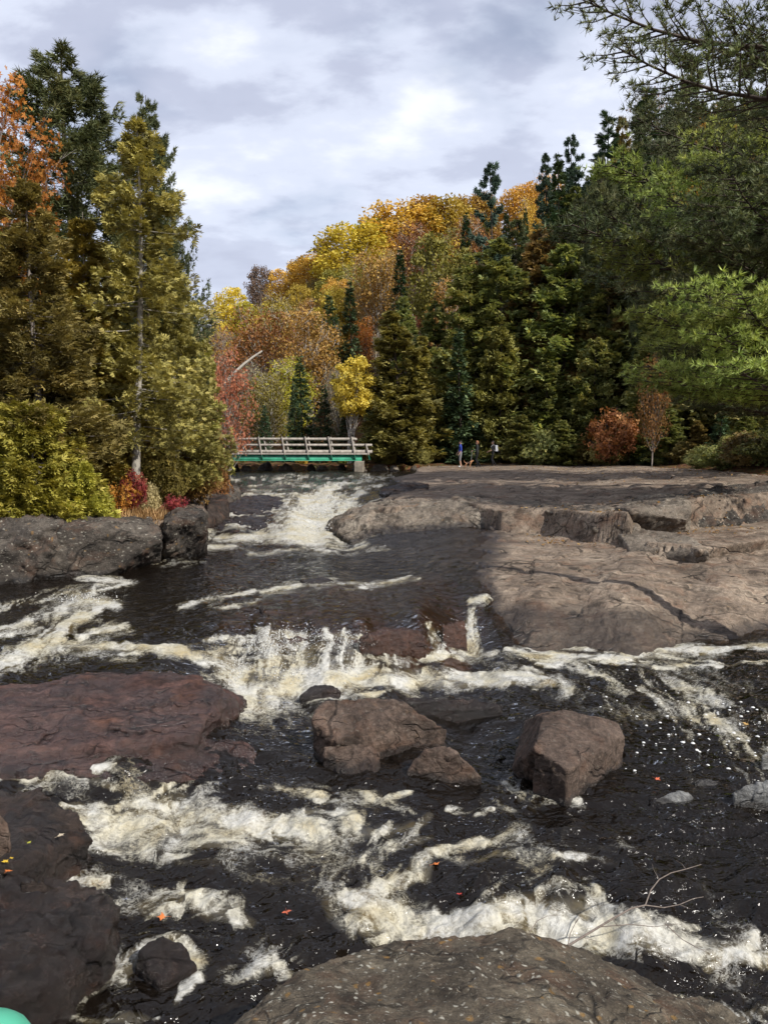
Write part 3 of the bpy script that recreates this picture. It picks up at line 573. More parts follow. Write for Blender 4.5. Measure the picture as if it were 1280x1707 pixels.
def rock(name, hulls, voxel, amp, freq, mat, wetline=0.14, wetall=0.0, seed=0.0, strata=0.9, parent=None, smooth=1, label=None, cat='rock', group=None, cut=None, strike=(1, 1, 1), facets=0, facet=1.1):
    Vv, Nn, F = remeshed(hulls, voxel, smooth)
    rg = np.random.default_rng(int(seed*7)+1); c0 = Vv.mean(0); rad = (Vv.max(0)-Vv.min(0))/2
    for _ in range(facets):           # broken faces: the stone split along planes
        n = rg.normal(size=3)*np.array((1, 1, .8)); n /= np.linalg.norm(n); n[2] = abs(n[2])*0.9; pr = (Vv-c0)@n
        lim = np.quantile(pr, rg.uniform(.965, .995))+0.012*fbm(Vv*3+seed, 2)*rad.mean()*2; ex = np.maximum(pr-lim, 0); Vv = Vv-n*(ex*0.92)[:, None]
    Vv = Vv.astype(np.float32); P = (Vv+seed)*freq*np.array(strike, np.float32)
    d = amp*(0.95*fbm(P, 6, gain=0.58)+0.75*(ridged(P*0.8+4, 4, 0.55)-0.7))
    q = fbm(P*0.7+11, 3)*3.2; d = d+amp*strata*(np.floor(q)+sstep(0.35, 0.65, q-np.floor(q))-q)
    d = d+amp*facet*(facet3(P*0.75+0.2*fbm(P*2, 2)[:, None]+seed)+0.5*facet3(P*1.9+seed))+amp*0.22*fbm(P*7, 3)
    Vv = Vv+Nn*d[:, None]
    if cut is not None: Vv = cut(Vv)
    zw = water_z(Vv[:, 0], Vv[:, 1]); wl = Vv[:, 2]-zw+0.05*fbm(Vv*4.0, 3)
    wet = np.maximum(sstep(wetline, wetline*0.35, wl), wetall*sstep(-0.45, 0.25, fbm(Vv*1.3+3, 3)+wetall-0.5))
    c = Vv.mean(0); c[2] = Vv[:, 2].min()
    me = make_mesh(name, Vv-c, F, {'wet': wet}, True, [mat]); o = link(name, me, parent, c)
    if label: tag(o, label, cat, group)
    return o
def under(pts, drop=0.6, flare=1.06):
    """surface points plus the foot they stand on below the water"""
    P = np.array(pts); c = P[:, :2].mean(0); Q = P.copy(); Q[:, :2] = c+(Q[:, :2]-c)*flare; Q[:, 2] = np.minimum(P[:, 2]-drop, P[:, 2].min()-0.25); return np.vstack([P, Q])
def H(lst, drop=0.6, flare=1.06): return under([Pz(*p) for p in lst], drop, flare)
BG = 'boulders standing in the river'
# the tilted block right of centre
rock('boulder', [H([(905,1192,.98),(930,1184,1.0),(1000,1195,.93),(1032,1207,.86),(1039,1228,.76),(1030,1252,.62),(945,1283,.78),(890,1246,.92),(912,1215,.97)], 0.25, 1.0)
     , np.array([Pz(905,1192,.98),Pz(932,1184,1.0),Pz(1032,1207,.86),Pz(1039,1228,.76),Pz(945,1283,.78),Pz(890,1246,.92),Pz(853,1280,.44),Pz(862,1300,.35),Pz(945,1322,.33),Pz(1000,1290,.36),Pz(1034,1245,.42),Pz(1025,1215,.45)+np.array((0,.35,-.1)),Pz(880,1215,.4)+np.array((0,.3,0)),Pz(870,1290,.1),Pz(945,1322,0),Pz(1030,1250,.1)])], 0.019, 0.016, 2.6, M_BOULDER, 0.10, seed=3, strata=0.4,
     label='big brown tilted angular boulder with a flat top, standing alone right of centre', group=BG)
rock('boulder', [H([(527,1180,.95),(545,1166,1.02),(620,1161,1.04),(668,1172,.98),(700,1190,.86),(745,1216,.62),(740,1232,.48),(690,1247,.45),(640,1243,.55),(560,1238,.68),(530,1225,.7),(523,1200,.85)], 0.5, 1.0)], 0.02, 0.024, 2.2, M_BOULDER, 0.10, seed=7,
     label='widest brown boulder left of centre with a pale top edge and dark right foot', group=BG)
rock('boulder', [H([(540,1244,.62),(580,1237,.64),(620,1242,.6),(634,1258,.54),(630,1290,.36),(605,1306,.3),(560,1285,.38),(538,1262,.5)], 0.4, 1.0)], 0.018, 0.016, 3.0, M_BOULDER, 0.16, seed=12,
     label='low dark brown boulder leaning against the foot of the widest boulder', group=BG)
rock('boulder', [H([(712,1246,.74),(745,1243,.76),(765,1262,.66),(785,1275,.58),(803,1296,.42),(800,1308,.34),(740,1312,.32),(678,1303,.34),(676,1290,.42),(690,1266,.58)], 0.4, 1.0)], 0.017, 0.014, 3.0, M_BOULDER, 0.10, seed=17,
     label='small brown pyramid shaped boulder between the widest boulder and the tilted block', group=BG)
rock('boulder', [H([(1086,1335,.38),(1110,1322,.46),(1135,1317,.48),(1170,1330,.4),(1195,1350,.3),(1150,1375,.25),(1100,1365,.25)], 0.4, 1.0)], 0.018, 0.012, 3.0, M_GREY, 0.06, seed=22,
     label='low pale grey boulder barely above the dark water right of the tilted block', group=BG)
rock('boulder', [H([(1220,1318,.55),(1250,1303,.64),(1290,1300,.66),(1330,1320,.6),(1330,1360,.3),(1260,1352,.3),(1222,1340,.38)], 0.4, 1.0)], 0.018, 0.014, 3.0, M_GREY, 0.08, seed=25,
     label='grey boulder half in shade at the right edge of the pool', group=BG)
rock('boulder', [H([(1266,1258,.62),(1285,1248,.66),(1320,1255,.62),(1330,1280,.45),(1275,1275,.47)], 0.4, 1.0)], 0.018, 0.01, 3.0, M_GREY, 0.06, seed=28,
     label='small pale boulder farther up at the right edge of the pool', group=BG)
rock('boulder', [H([(1155,1300,.47),(1175,1296,.49),(1198,1302,.46),(1190,1312,.42),(1160,1310,.42)], 0.3, 1.0)], 0.018, 0.006, 3.5, M_GREY, 0.2, seed=31,
     label='tiny grey boulder just breaking the surface above the low pale grey one', group=BG)
rock('boulder', [H([(500,1158,.58),(520,1142,.66),(550,1140,.67),(568,1150,.6),(566,1166,.5),(530,1172,.46),(500,1168,.48)], 0.4, 1.0)], 0.022, 0.012, 3.0, M_DARK, 0.9, seed=35,
     label='dark wet hump ringed with foam just above the widest boulder', group=BG)
rock('boulder', [H([(640,1164,.56),(700,1163,.6),(800,1166,.6),(838,1173,.56),(835,1182,.5),(760,1184,.46),(650,1176,.48)], 0.4, 1.0)], 0.022, 0.012, 2.5, M_DARK, 0.9, seed=38,
     label='long low dark rock lying below the foam line right of the widest boulder', group=BG)
rock('boulder', [H([(500,965,1.14),(540,960,1.2),(556,966,1.14),(540,972,1.1),(505,972,1.1)], 0.3, 1.0)], 0.035, 0.012, 3.0, M_DARK, 0.9, seed=39,
     label='small dark rock breaking the smooth pool below the upper fall', group=BG)
# foreground
rock('boulder', [H([(372,1712,.92),(430,1668,.95),(490,1630,.9),(560,1600,.83),(650,1578,.76),(700,1568,.78),(780,1562,.76),(850,1553,.74),(900,1566,.7),(960,1592,.62),(1010,1606,.55),(1060,1612,.5),(1100,1640,.5),(1150,1672,.5),(1060,1712,.85),(800,1712,1.08),(700,1850,1.3),(1000,1800,1.1),(400,1850,1.25)], 0.9, 1.02)], 0.022, 0.026, 2.0, M_NEAR, 0.06, seed=41, strata=0.35,
     label='largest boulder, lichen spotted, filling the bottom of the view beside the white chute')
rock('boulder', [H([(1040,1712,.78),(1060,1672,.64),(1110,1662,.55),(1165,1660,.52),(1195,1675,.48),(1262,1718,.5),(1250,1790,.6),(1050,1790,.8)], 0.9, 1.02)], 0.016, 0.02, 2.4, M_NEAR, 0.05, seed=44,
     label='paler lichen spotted boulder wedged against the right end of the largest boulder')
rock('boulder', [H([(600,1585,.42),(640,1575,.44),(690,1568,.5),(690,1590,.5),(630,1620,.4),(590,1620,.3)], 0.5, 1.0)], 0.016, 0.012, 3.0, M_NEAR, 0.12, seed=46,
     label='small mossy rock tucked behind the left shoulder of the largest boulder')
# flat red-brown shelf on the left
def _pools(Vv): return Vv
rock('rock_outcrop', [H([(-180,1175,.86),(0,1148,.92),(120,1126,.97),(250,1122,.97),(320,1128,.97),(362,1146,.9),(385,1160,.8),(352,1190,.82),(326,1226,.78),(230,1248,.68),(100,1258,.62),(0,1262,.62),(-180,1262,.62)], 0.8, 1.0),
      np.array([Pz(*p) for p in [(320,1128,.97),(362,1146,.92),(402,1168,.66),(414,1183,.44),(372,1214,.42),(326,1226,.78),(352,1192,.84)]]+[Pz(402,1175,.0),Pz(372,1220,.0),Pz(300,1200,.0)]),
      H([(300,1228,.66),(400,1236,.55),(425,1248,.45),(425,1275,.38),(330,1300,.42),(240,1296,.5),(150,1282,.55),(20,1278,.58),(-180,1280,.58),(-180,1250,.64),(100,1250,.64)], 0.8, 1.0)],
     0.030, 0.042, 1.7, M_RED, 0.12, wetall=0.75, seed=50, strata=0.6, strike=(0.8, 1.4, 1.4), label='flat wet red brown rock shelf on the left below the curving white chute', cat='rock shelf')
rock('rock_outcrop', [H([(-160,1320,.78),(0,1316,.74),(60,1322,.7),(120,1345,.62),(143,1378,.52),(142,1400,.45),(100,1402,.5),(40,1440,.52),(-160,1440,.6)], 0.7, 1.0),
      H([(40,1440,.50),(85,1408,.52),(120,1402,.48),(143,1400,.42),(140,1450,.12),(90,1475,.12),(40,1470,.2)], 0.5, 1.0)], 0.021, 0.034, 2.4, M_DARK, 0.10, wetall=0.85, seed=55, label='dark rock block with yellow leaves on its top at the left edge', cat='rock shelf')
rock('boulder', [H([(-60,1360,.98),(-20,1345,1.0),(12,1362,.92),(18,1385,.78),(-10,1402,.72),(-60,1400,.75)], 0.5, 1.0)], 0.018, 0.014, 3.0, M_BOULDER, 0.05, seed=58, label='reddish boulder cut by the left edge above the leaf covered block')
rock('rock_outcrop', [H([(-160,1470,.5),(30,1462,.46),(80,1480,.42),(150,1490,.36),(186,1500,.28),(192,1535,.2),(160,1590,.2),(110,1640,.2),(60,1660,.3),(-160,1720,.5)], 0.7, 1.0),
      H([(60,1630,.2),(100,1590,.24),(128,1575,.2),(122,1640,.1),(90,1665,.08)], 0.5, 1.0), H([(120,1500,.42),(172,1492,.40),(190,1505,.36),(186,1560,.30),(150,1585,.30),(128,1570,.34)], 0.7, 1.0)], 0.021, 0.040, 2.4, M_DARK, 0.5, wetall=1.2, facets=0, seed=61, label='black wet rock with a water film and upright broken sides in the lower left corner', cat='rock shelf')
rock('boulder', [H([(30,1470,.52),(70,1462,.54),(100,1474,.48),(90,1492,.4),(40,1492,.42)], 0.4, 1.0)], 0.016, 0.012, 3.0, M_DARK, 0.05, seed=63, label='small grey brown rock in the gap between the two dark left blocks')
rock('boulder', [H([(235,1580,.16),(270,1562,.2),(300,1570,.16),(330,1610,.05),(270,1640,.03),(225,1610,.05)], 0.4, 1.0)], 0.017, 0.012, 3.0, M_DARK, 0.9, wetall=1.0, seed=65, label='black rounded rock under the thin foam in the lower left')
# brown rock face of the middle fall
rock('rock_outcrop', [H([(600,1062,1.0),(640,1046,1.05),(700,1050,1.02),(712,1085,.7),(690,1104,.52),(640,1108,.5),(600,1098,.55)], 0.4, 1.0)], 0.026, 0.03, 2.6, M_DRIP, 0.9, wetall=0.9, seed=70, label='dripping red brown rock nose right of the white curtain of the middle fall', cat='rock shelf')
rock('rock_outcrop', [H([(425,1064,.90),(600,1054,.94),(610,1100,.52),(430,1112,.46)], 0.4, 1.0)], 0.028, 0.03, 2.6, M_DRIP, 0.9, wetall=0.9, seed=71, label='brown rock sill behind the white curtain of the middle fall', cat='rock shelf')
rock('rock_outcrop', [H([(735,1040,1.0),(775,1032,1.02),(778,1075,.62),(740,1080,.6)], 0.4, 1.0)], 0.026, 0.025, 2.6, M_DRIP, 0.9, wetall=0.9, seed=72, label='small dripping rock between the two thin right chutes of the middle fall', cat='rock shelf')
rock('boulder', [H([(432,1012,1.12),(436,1008,1.16),(442,1012,1.1),(438,1022,1.06)], 0.3, 1.0)], 0.03, 0.006, 4.0, M_DARK, 0.9, seed=72, label='finger sized dark stone poking out of the shelf above the middle fall', group=BG)
# rock steps of the upper fall
rock('rock_outcrop', [H([(352,838,1.90),(420,826,1.97),(470,830,1.93),(480,842,1.78),(465,858,1.55),(400,860,1.53),(350,858,1.53)], 0.7, 1.0)], 0.06, 0.05, 1.4, M_DARK, 0.9, wetall=1.0, seed=75, label='upper dark dome with thin water threads left of the upper fall', cat='rock shelf')
rock('rock_outcrop', [H([(345,868,1.50),(420,858,1.58),(455,864,1.52),(463,878,1.30),(455,893,1.14),(380,893,1.14),(345,890,1.15)], 0.7, 1.0)], 0.055, 0.05, 1.5, M_DARK, 0.9, wetall=1.0, seed=78, label='lower dark dome with thin water threads left of the upper fall', cat='rock shelf')
rock('rock_outcrop', [H([(335,822,2.3),(372,808,2.42),(395,812,2.3),(402,826,2.08),(385,836,1.95),(340,838,1.95)], 0.8, 1.0)], 0.06, 0.06, 1.2, M_CLIFF, 0.2, seed=80, label='bushy dark rock on the left bank above the upper fall', cat='rock shelf')
rock('rock_outcrop', [H([(640,812,2.42),(680,804,2.5),(715,806,2.5),(712,818,2.3),(660,826,2.18),(632,824,2.16)], 0.8, 1.0)], 0.06, 0.05, 1.3, M_DARK, 0.3, wetall=0.5, seed=83, label='dark broken rock with water threads right of the lip of the upper fall', cat='rock shelf')
rock('rock_outcrop', [H([(618,836,2.1),(660,830,2.25),(690,828,2.3),(700,838,2.2),(640,846,2.0),(610,852,1.86)], 0.6, 1.0)], 0.06, 0.04, 1.3, M_DARK, 0.3, wetall=0.3, seed=86, label='long dark rock between the upper fall and the big upper slab', cat='rock shelf')
# blocks that form the front of the upper slab: pieces of the bedrock
def block(top, foot, back, mat=M_FACE, seed=0, amp=0.05, voxel=0.05, strata=0.5, freq=1.2):
    P = [Pz(*p) for p in top]+[Pz(*p) for p in foot]; B = []
    for p in P[:len(top)]:
        q = p+np.array((0, 1.3, 0)); q[2] = min(max(float(a_z(q[0:1], q[1:2])[0])+.03, p[2]), p[2]+.25) if mat is not M_BED else p[2]+.05; B.append(q)
    c = np.mean(P, axis=0); P = [p+np.array((0.03*np.sign(p[0]-c[0]), 0, 0)) for p in P]+B; P = P+[p-np.array((0, -0.05, 0.7)) for p in P[len(top):]]
    return rock('rock_block', [np.array(P)], voxel, amp, freq, mat, 0.18, seed=seed, parent=BEDROCK, strata=strata)
block([(545,880,1.32),(566,866,1.64),(606,851,1.96),(660,841,2.18),(740,838,2.24),(790,840,2.24),(818,850,2.1)], [(543,890,1.13),(590,906,1.11),(700,908,1.1),(822,906,1.12)], [(640,838,28.5),(800,822,29)], seed=101, amp=0.07)
block([(806,848,2.14),(850,846,2.2),(914,850,2.16),(912,866,1.95)], [(820,878,1.62),(860,872,1.75),(914,880,1.66)], [(820,834,27),(910,836,27)], seed=104, amp=0.035)
block([(818,880,1.62),(870,872,1.72),(914,876,1.68)], [(812,906,1.14),(870,903,1.2),(914,899,1.4)], [(820,862,25.5),(912,862,25.5)], seed=107, amp=0.04)
block([(912,852,2.2),(940,847,2.28),(965,852,2.2),(975,874,1.9)], [(914,880,1.66),(948,884,1.62),(980,880,1.66)], [(915,836,26.5),(965,834,26.5)], seed=110, amp=0.04)
block([(914,882,1.62),(985,880,1.64),(988,884,1.6)], [(914,898,1.42),(950,903,1.42),(990,904,1.42)], [(914,866,24.4),(985,866,24.4)], seed=113, amp=0.025, voxel=0.05)
block([(950,849,2.28),(1000,846,2.36),(1040,862,2.2),(1063,876,2.0),(1064,886,1.86),(992,882,1.86)], [(992,898,1.5),(1000,903,1.46),(1062,893,1.62)], [(955,838,25.5),(1030,842,25.5)], seed=116, amp=0.04)
block([(1050,852,2.4),(1085,836,2.54),(1140,829,2.64),(1146,836,2.58),(1145,866,2.15)], [(1062,884,1.76),(1100,884,1.74),(1143,886,1.72)], [(1060,838,25.5),(1140,818,25.5)], seed=119, amp=0.06)
block([(1141,834,2.55),(1200,827,2.64),(1260,818,2.7),(1330,815,2.72)], [(1145,874,1.9),(1200,873,1.88),(1270,862,1.95),(1330,860,1.95)], [(1145,815,25.5),(1330,800,25.5)], M_CLIFF, 122, 0.08)
# lip of the needle strewn step
block([(1046,906,1.64),(1070,903,1.68),(1100,906,1.68),(1102,914,1.6)], [(1050,922,1.44),(1100,930,1.36)], [(1050,897,22.2),(1100,897,22.2)], M_FACE, 125, 0.02, 0.05)
block([(1098,908,1.66),(1176,916,1.66),(1178,922,1.6)], [(1098,930,1.36),(1160,933,1.34),(1182,930,1.36)], [(1100,897,22.2),(1170,897,22)], M_FACE, 128, 0.025, 0.05)
block([(1166,918,1.66),(1196,902,1.74),(1286,890,1.78),(1340,886,1.8)], [(1172,932,1.34),(1205,922,1.38),(1290,905,1.46),(1340,900,1.48)], [(1200,890,22.5),(1340,878,22.5)], M_BED, 131, 0.03, 0.05)
# left bank
def bank(top, foot, back, seed, label, amp=0.07, mat=M_CLIFF):
    P = [Pz(*p) for p in top]+[Pz(*p) for p in foot]+[PY(*p) for p in back]; P = P+[p-np.array((0, 0, 0.8)) for p in P[len(top):]]
    return rock('bank_rock', [np.array(P)], 0.055, amp, 1.3, mat, 0.16, seed=seed, label=label, cat='rock')
bank([(-170,880,2.3),(-60,872,2.42),(40,866,2.5),(104,866,2.5),(118,886,2.2)], [(-170,1002,1.0),(0,984,1.02),(30,976,1.05),(112,962,1.08)], [(-170,862,20),(100,862,20.5)], 140, 'leftmost bank rock with a weathered sloping top at the left edge', 0.08)
bank([(104,872,2.42),(150,864,2.46),(220,868,2.36),(268,884,2.1),(272,900,1.9)], [(60,974,1.05),(130,960,1.08),(210,946,1.08),(258,920,1.4)], [(120,860,21.5),(250,866,21.5)], 143, 'smooth pale topped bank rock below the bright green cedar', 0.05)
bank([(276,872,2.28),(300,852,2.46),(335,848,2.46),(344,858,2.36),(343,880,2.0)], [(268,934,1.1),(300,931,1.1),(342,918,1.12)], [(285,852,24.5),(335,846,25.5)], 146, 'upright dark bank rock at the corner where the river turns', 0.06)
bank([(345,846,2.0),(372,830,2.2),(380,836,2.1)], [(345,868,1.6),(380,862,1.6)], [(350,826,30),(378,824,31)], 149, 'small dark bank rock between the corner rock and the dripping domes', 0.04, M_DARK)
bank([(0,966,1.22),(20,960,1.26),(44,966,1.2)], [(-8,988,1.0),(40,982,1.02)], [(0,956,17.2),(40,954,17.4)], 152, 'little fallen rock at the water line below the leftmost bank rock', 0.03)
# far shore under the bridge
for k, (x0, x1, y0, y1, lab) in enumerate([(366,402,773,788,'rounded pinkish far shore rock below the left end of the bridge'),(398,425,776,788,'low pale far shore rock second from the left under the bridge'),(424,458,770,789,'tallest far shore rock, dark humped, under the bridge'),(456,496,773,789,'dark wide far shore rock under the middle of the bridge'),
     (508,530,773,788,'narrow upright far shore rock between yellow bushes under the bridge'),(524,552,774,788,'reddish far shore rock right of the narrow upright one'),(560,584,774,788,'pale far shore rock left of the concrete abutment'),(580,616,772,788,'broad tan far shore rock in front of the concrete abutment'),(612,652,774,789,'flat tan far shore rock right of the concrete abutment'),(648,668,777,789,'small far shore rock below the dense cedar'),(678,700,776,787,'pale round rock near the cedar foot left of the hikers'),(704,722,775,786,'grey round rock just left of the hikers'),(726,742,776,787,'pale grey rock at the feet of the man in blue')]):
    Yq = 53.6+0.3*(k % 3); b = PY((x0+x1)/2, y1, Yq); w = (x1-x0)/FPX*Yq; h = (y1-y0)/FPX*Yq
    pts = [b+np.array((w*0.5*math.cos(t)*(0.85+0.25*random.random()), 0.45*w*math.sin(t)+0.3, -0.25)) for t in np.linspace(0, 6.28, 9)[:-1]]+[b+np.array((w*(random.random()-0.5)*0.62, 0.3+0.25*w*(random.random()-0.5), h*(0.8+0.25*random.random()))) for _ in range(5)]
    rock('shore_rock', [np.array(pts)], 0.07, 0.05, 1.2, M_FACE if k % 2 else M_CLIFF, 0.05, seed=200+k*3, label=lab, cat='rock', group='rocks along the far shore')
# ------------------------------------------------------------------ trees
def kite(n_ang, lens, wid, lift=0.0):
    V = []; F = []
    for a, l in zip(n_ang, lens):
        a = R(a); d = np.array((math.cos(a), math.sin(a), 0)); s = np.array((-math.sin(a), math.cos(a), 0)); k = len(V)
        V += [0*d, d*l*0.55+s*wid*l+np.array((0, 0, lift*l*0.5)), d*l+np.array((0, 0, lift*l*0.2)), d*l*0.55-s*wid*l+np.array((0, 0, lift*l*0.5))]; F.append((k, k+1, k+2, k+3))
    return np.array(V), np.array(F)
T_CEDAR = kite((-60, -22, 14, 52), (.85, 1.05, 1.15, .8), 0.125, 0.2)
T_CEDAR3 = kite((-45, 0, 48), (.8, 1.0, .78), 0.22, 0.2)
T_LEAF = kite((0,), (1.0,), 0.36, 0.12)
T_LEAF2 = kite((-50, 70, 190), (1.0, .9, .8), 0.36, 0.2)
T_MAPLE = kite((-100, -48, 0, 48, 100), (.6, .85, 1.0, .85, .6), 0.2, 0.1)
def tuft(n, seed, spread=1.15, w=0.05):
    r = np.random.default_rng(seed); V = []; F = []
    for k in range(n):
        a = r.uniform(0, 6.28); t = spread*math.sqrt((k+0.5)/n); d = np.array((math.cos(t), math.sin(t)*math.cos(a), math.sin(t)*math.sin(a)))
        s = np.cross(d, r.normal(size=3)); s /= np.linalg.norm(s); l = r.uniform(.8, 1.05); b = len(V)
        V += [s*w, -s*w, d*l]; F.append((b, b+1, b+2))
    return np.array(V), np.array(F)
T_TUFT = tuft(15, 3, 1.25, 0.06); T_TUFT_MID = tuft(9, 8, 1.2, 0.08); T_TUFT_FAR = tuft(9, 4, 1.1, 0.13)
def comb(n=6, w=0.07):
    V = []; F = []
    for k in range(n):
        for sgn in (-1, 1):
            x = 0.1+0.78*k/n; l = 0.42*(1-0.6*k/n); b = len(V)
            V += [(x-w, 0, 0), (x+w, 0, 0), (x+l*0.7, sgn*l, -0.1*l)]; F.append((b, b+1, b+2))
    b = len(V); V += [(0.7, -.05, 0), (0.7, .05, 0), (1.05, 0, 0)]; F.append((b, b+1, b+2))
    return np.array(V), np.array(F)
T_COMB = comb()
def unit(v): return v/(np.linalg.norm(v, axis=-1, keepdims=True)+1e-9)
def trunk_geo(h, r0, seed, bend=0.02, top=1.0, n=9, taper=1.0):
    r = np.random.default_rng(seed); z = np.linspace(-0.4, h*top, 12); ph = r.uniform(0, 6.28, 2)
    x = bend*h*np.sin(z/h*3.0+ph[0])-bend*h*np.sin(ph[0]); y = bend*h*np.sin(z/h*2.4+ph[1])-bend*h*np.sin(ph[1])
    g = Geo(); rad = r0*(1-0.93*np.clip(z/(h*top), 0, 1)**taper)*(1+0.5*np.exp(-np.clip(z, 0, 9)/0.4)); g.tube(np.stack([x, y, z], 1), rad, n)
    return g, (lambda q: np.stack([np.interp(q, z, x), np.interp(q, z, y), q], -1))
def conifer(h, r, seed, nb, per, size, T, profile, zmin=0.08, droop=0.35, up=0.25, rjit=0.35, flat=0.5, inner=0.25, twig=True, r0=None, gaps=0.0):
    rg = np.random.default_rng(seed); tg, ax = trunk_geo(h, r0 or h*0.014, seed); cg = Geo()
    t = np.sort(zmin+(0.985-zmin)*rg.random(nb)**1.12); az = np.arange(nb)*2.39996+rg.normal(0, .5, nb)
    L = r*profile(t)*(1-rjit+rjit*1.6*rg.random(nb))*(1+0.28*np.sin(az*2+seed)*0.6)
    if gaps: L *= np.where(rg.random(nb) < gaps, 0.45, 1.0)
    P0 = ax(t*h); dirs = np.stack([np.cos(az), np.sin(az), 0*az], 1); side = np.stack([-np.sin(az), np.cos(az), 0*az], 1)
    cnt = np.maximum((per*(0.25+L/r)).astype(int), 3); ii = np.repeat(np.arange(nb), cnt); n = len(ii)
    s = inner+(1-inner)*rg.random(n)**0.75; Ls = L[ii]
    lat = rg.normal(0, 1, n)*0.20*Ls*(1.15-s)+rg.normal(0, .05, n)*r*0.3
    zz = -droop*Ls*(s**1.3)+up*Ls*s**3+rg.normal(0, 1, n)*(0.055*Ls+0.05)
    P = P0[ii]+dirs[ii]*(s*Ls)[:, None]+side[ii]*lat[:, None]; P[:, 2] += zz
    A = unit(dirs[ii]*1.0+side[ii]*(lat/(Ls+.1)*2.2+rg.normal(0, .45, n))[:, None]+np.stack([0*s, 0*s, rg.normal(0.12, .4, n)], 1))
    Nn = unit(np.stack([rg.normal(0, 1-flat, n), rg.normal(0, 1-flat, n), np.full(n, 0.9)], 1)+0.3*dirs[ii])
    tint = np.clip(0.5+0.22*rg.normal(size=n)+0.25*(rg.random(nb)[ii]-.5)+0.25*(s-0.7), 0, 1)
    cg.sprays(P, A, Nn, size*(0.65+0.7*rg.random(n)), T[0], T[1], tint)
    if twig:
        for k in range(0, nb, 1):
            q = np.linspace(0, 0.9, 4); tg.tube(P0[k]+dirs[k]*(q*L[k])[:, None]+np.stack([0*q, 0*q, -droop*L[k]*q**1.3+up*L[k]*q**3], 1), np.linspace(0.012+0.006*L[k], 0.006, 4), 3, cap=False)
    return tg, cg
def broadleaf(h, r, seed, ncl, per, leaf, T=T_LEAF2, base=0.3, squash=1.0, stems=1, dens=0.55, lean=0.0, trunk=0.013, spread=0.5, twigs=0, mix=0.4):
    rg = np.random.default_rng(seed); tg = Geo(); cg = Geo(); cen = []; zc = h*(base+1)/2; hz = h*(1-base)/2
    for k in range(ncl):
        a = rg.uniform(0, 6.28); u = rg.uniform(-0.95, 0.97); rr = math.sqrt(max(0, 1-u*u))*(0.45+0.55*rg.random()**0.6)
        cen.append((r*rr*math.cos(a)*(1+0.2*math.sin(3*a+seed)), r*rr*math.sin(a), zc+hz*u*squash))
    cen = np.array(cen); cr = r*spread*(0.55+0.6*rg.random(ncl))
    for st in range(stems):
        off = np.array((0, 0, 0)) if stems == 1 else np.array((rg.normal(0, .12), rg.normal(0, .12), 0))*h*0.06
        tip = np.array((rg.normal(0, .25)*r*(0.3+stems*0.18)+lean*h, rg.normal(0, .25)*r*(0.3+stems*.18), h*0.93*(1-0.12*rg.random()))); q = np.linspace(0, 1, 8)
        ax = off+q[:, None]*(tip-off)+np.stack([0.03*h*np.sin(q*3+st), 0.02*h*np.sin(q*4+2*st), 0*q], 1); ax[0, 2] = -0.4
        tg.tube(ax, h*trunk*(1-0.9*q)/math.sqrt(stems), 7)
        for k in range(st, ncl, stems):
            i = min(6, max(1, int(8*(cen[k, 2]/h)*0.62))); p = ax[i]; m = (p+cen[k])/2+np.array((0, 0, -0.06*r)); tg.tube([p, m, cen[k]], [h*trunk*0.34*(1-0.08*i), h*trunk*0.2, 0.008], 4, cap=False)
    n = ncl*per; ii = np.repeat(np.arange(ncl), per); d = unit(rg.normal(size=(n, 3))); d[:, 2] = d[:, 2]*0.8+0.12
    P = cen[ii]+d*(cr[ii]*(0.35+0.7*rg.random(n)**dens))[:, None]
    loose = rg.random(n) < mix; e = unit(rg.normal(size=(n, 3))); rr = rg.random(n)**0.4*(0.9+0.18*np.sin(e[:, 0]*7+e[:, 1]*5+seed))
    P = np.where(loose[:, None], np.stack([e[:, 0]*r*rr, e[:, 1]*r*rr, zc+hz*e[:, 2]*rr], 1), P)
    A = unit(rg.normal(size=(n, 3))+d*0.4); Nn = unit(rg.normal(size=(n, 3))*0.8+d+np.array((0, 0, .5)))
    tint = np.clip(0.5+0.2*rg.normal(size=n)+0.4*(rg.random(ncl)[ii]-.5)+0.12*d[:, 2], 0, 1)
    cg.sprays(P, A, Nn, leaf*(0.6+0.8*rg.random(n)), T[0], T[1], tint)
    if twigs:
        for k in range(twigs):
            c = cen[rg.integers(ncl)]; dd = unit(np.array((rg.normal(), rg.normal(), abs(rg.normal())*0.9+0.4))); l = r*rg.uniform(.35, .8); b = c-dd*l*0.3
            tg.tube([b, b+dd*l*0.5+rg.normal(size=3)*0.05*l, b+dd*l], [0.02, 0.012, 0.004], 3, cap=False)
            for e in range(3):
                d2 = unit(dd+rg.normal(size=3)*0.55); s0 = b+dd*l*rg.uniform(.3, .9); tg.tube([s0, s0+d2*l*0.5], [0.009, 0.003], 3, cap=False)
    return tg, cg
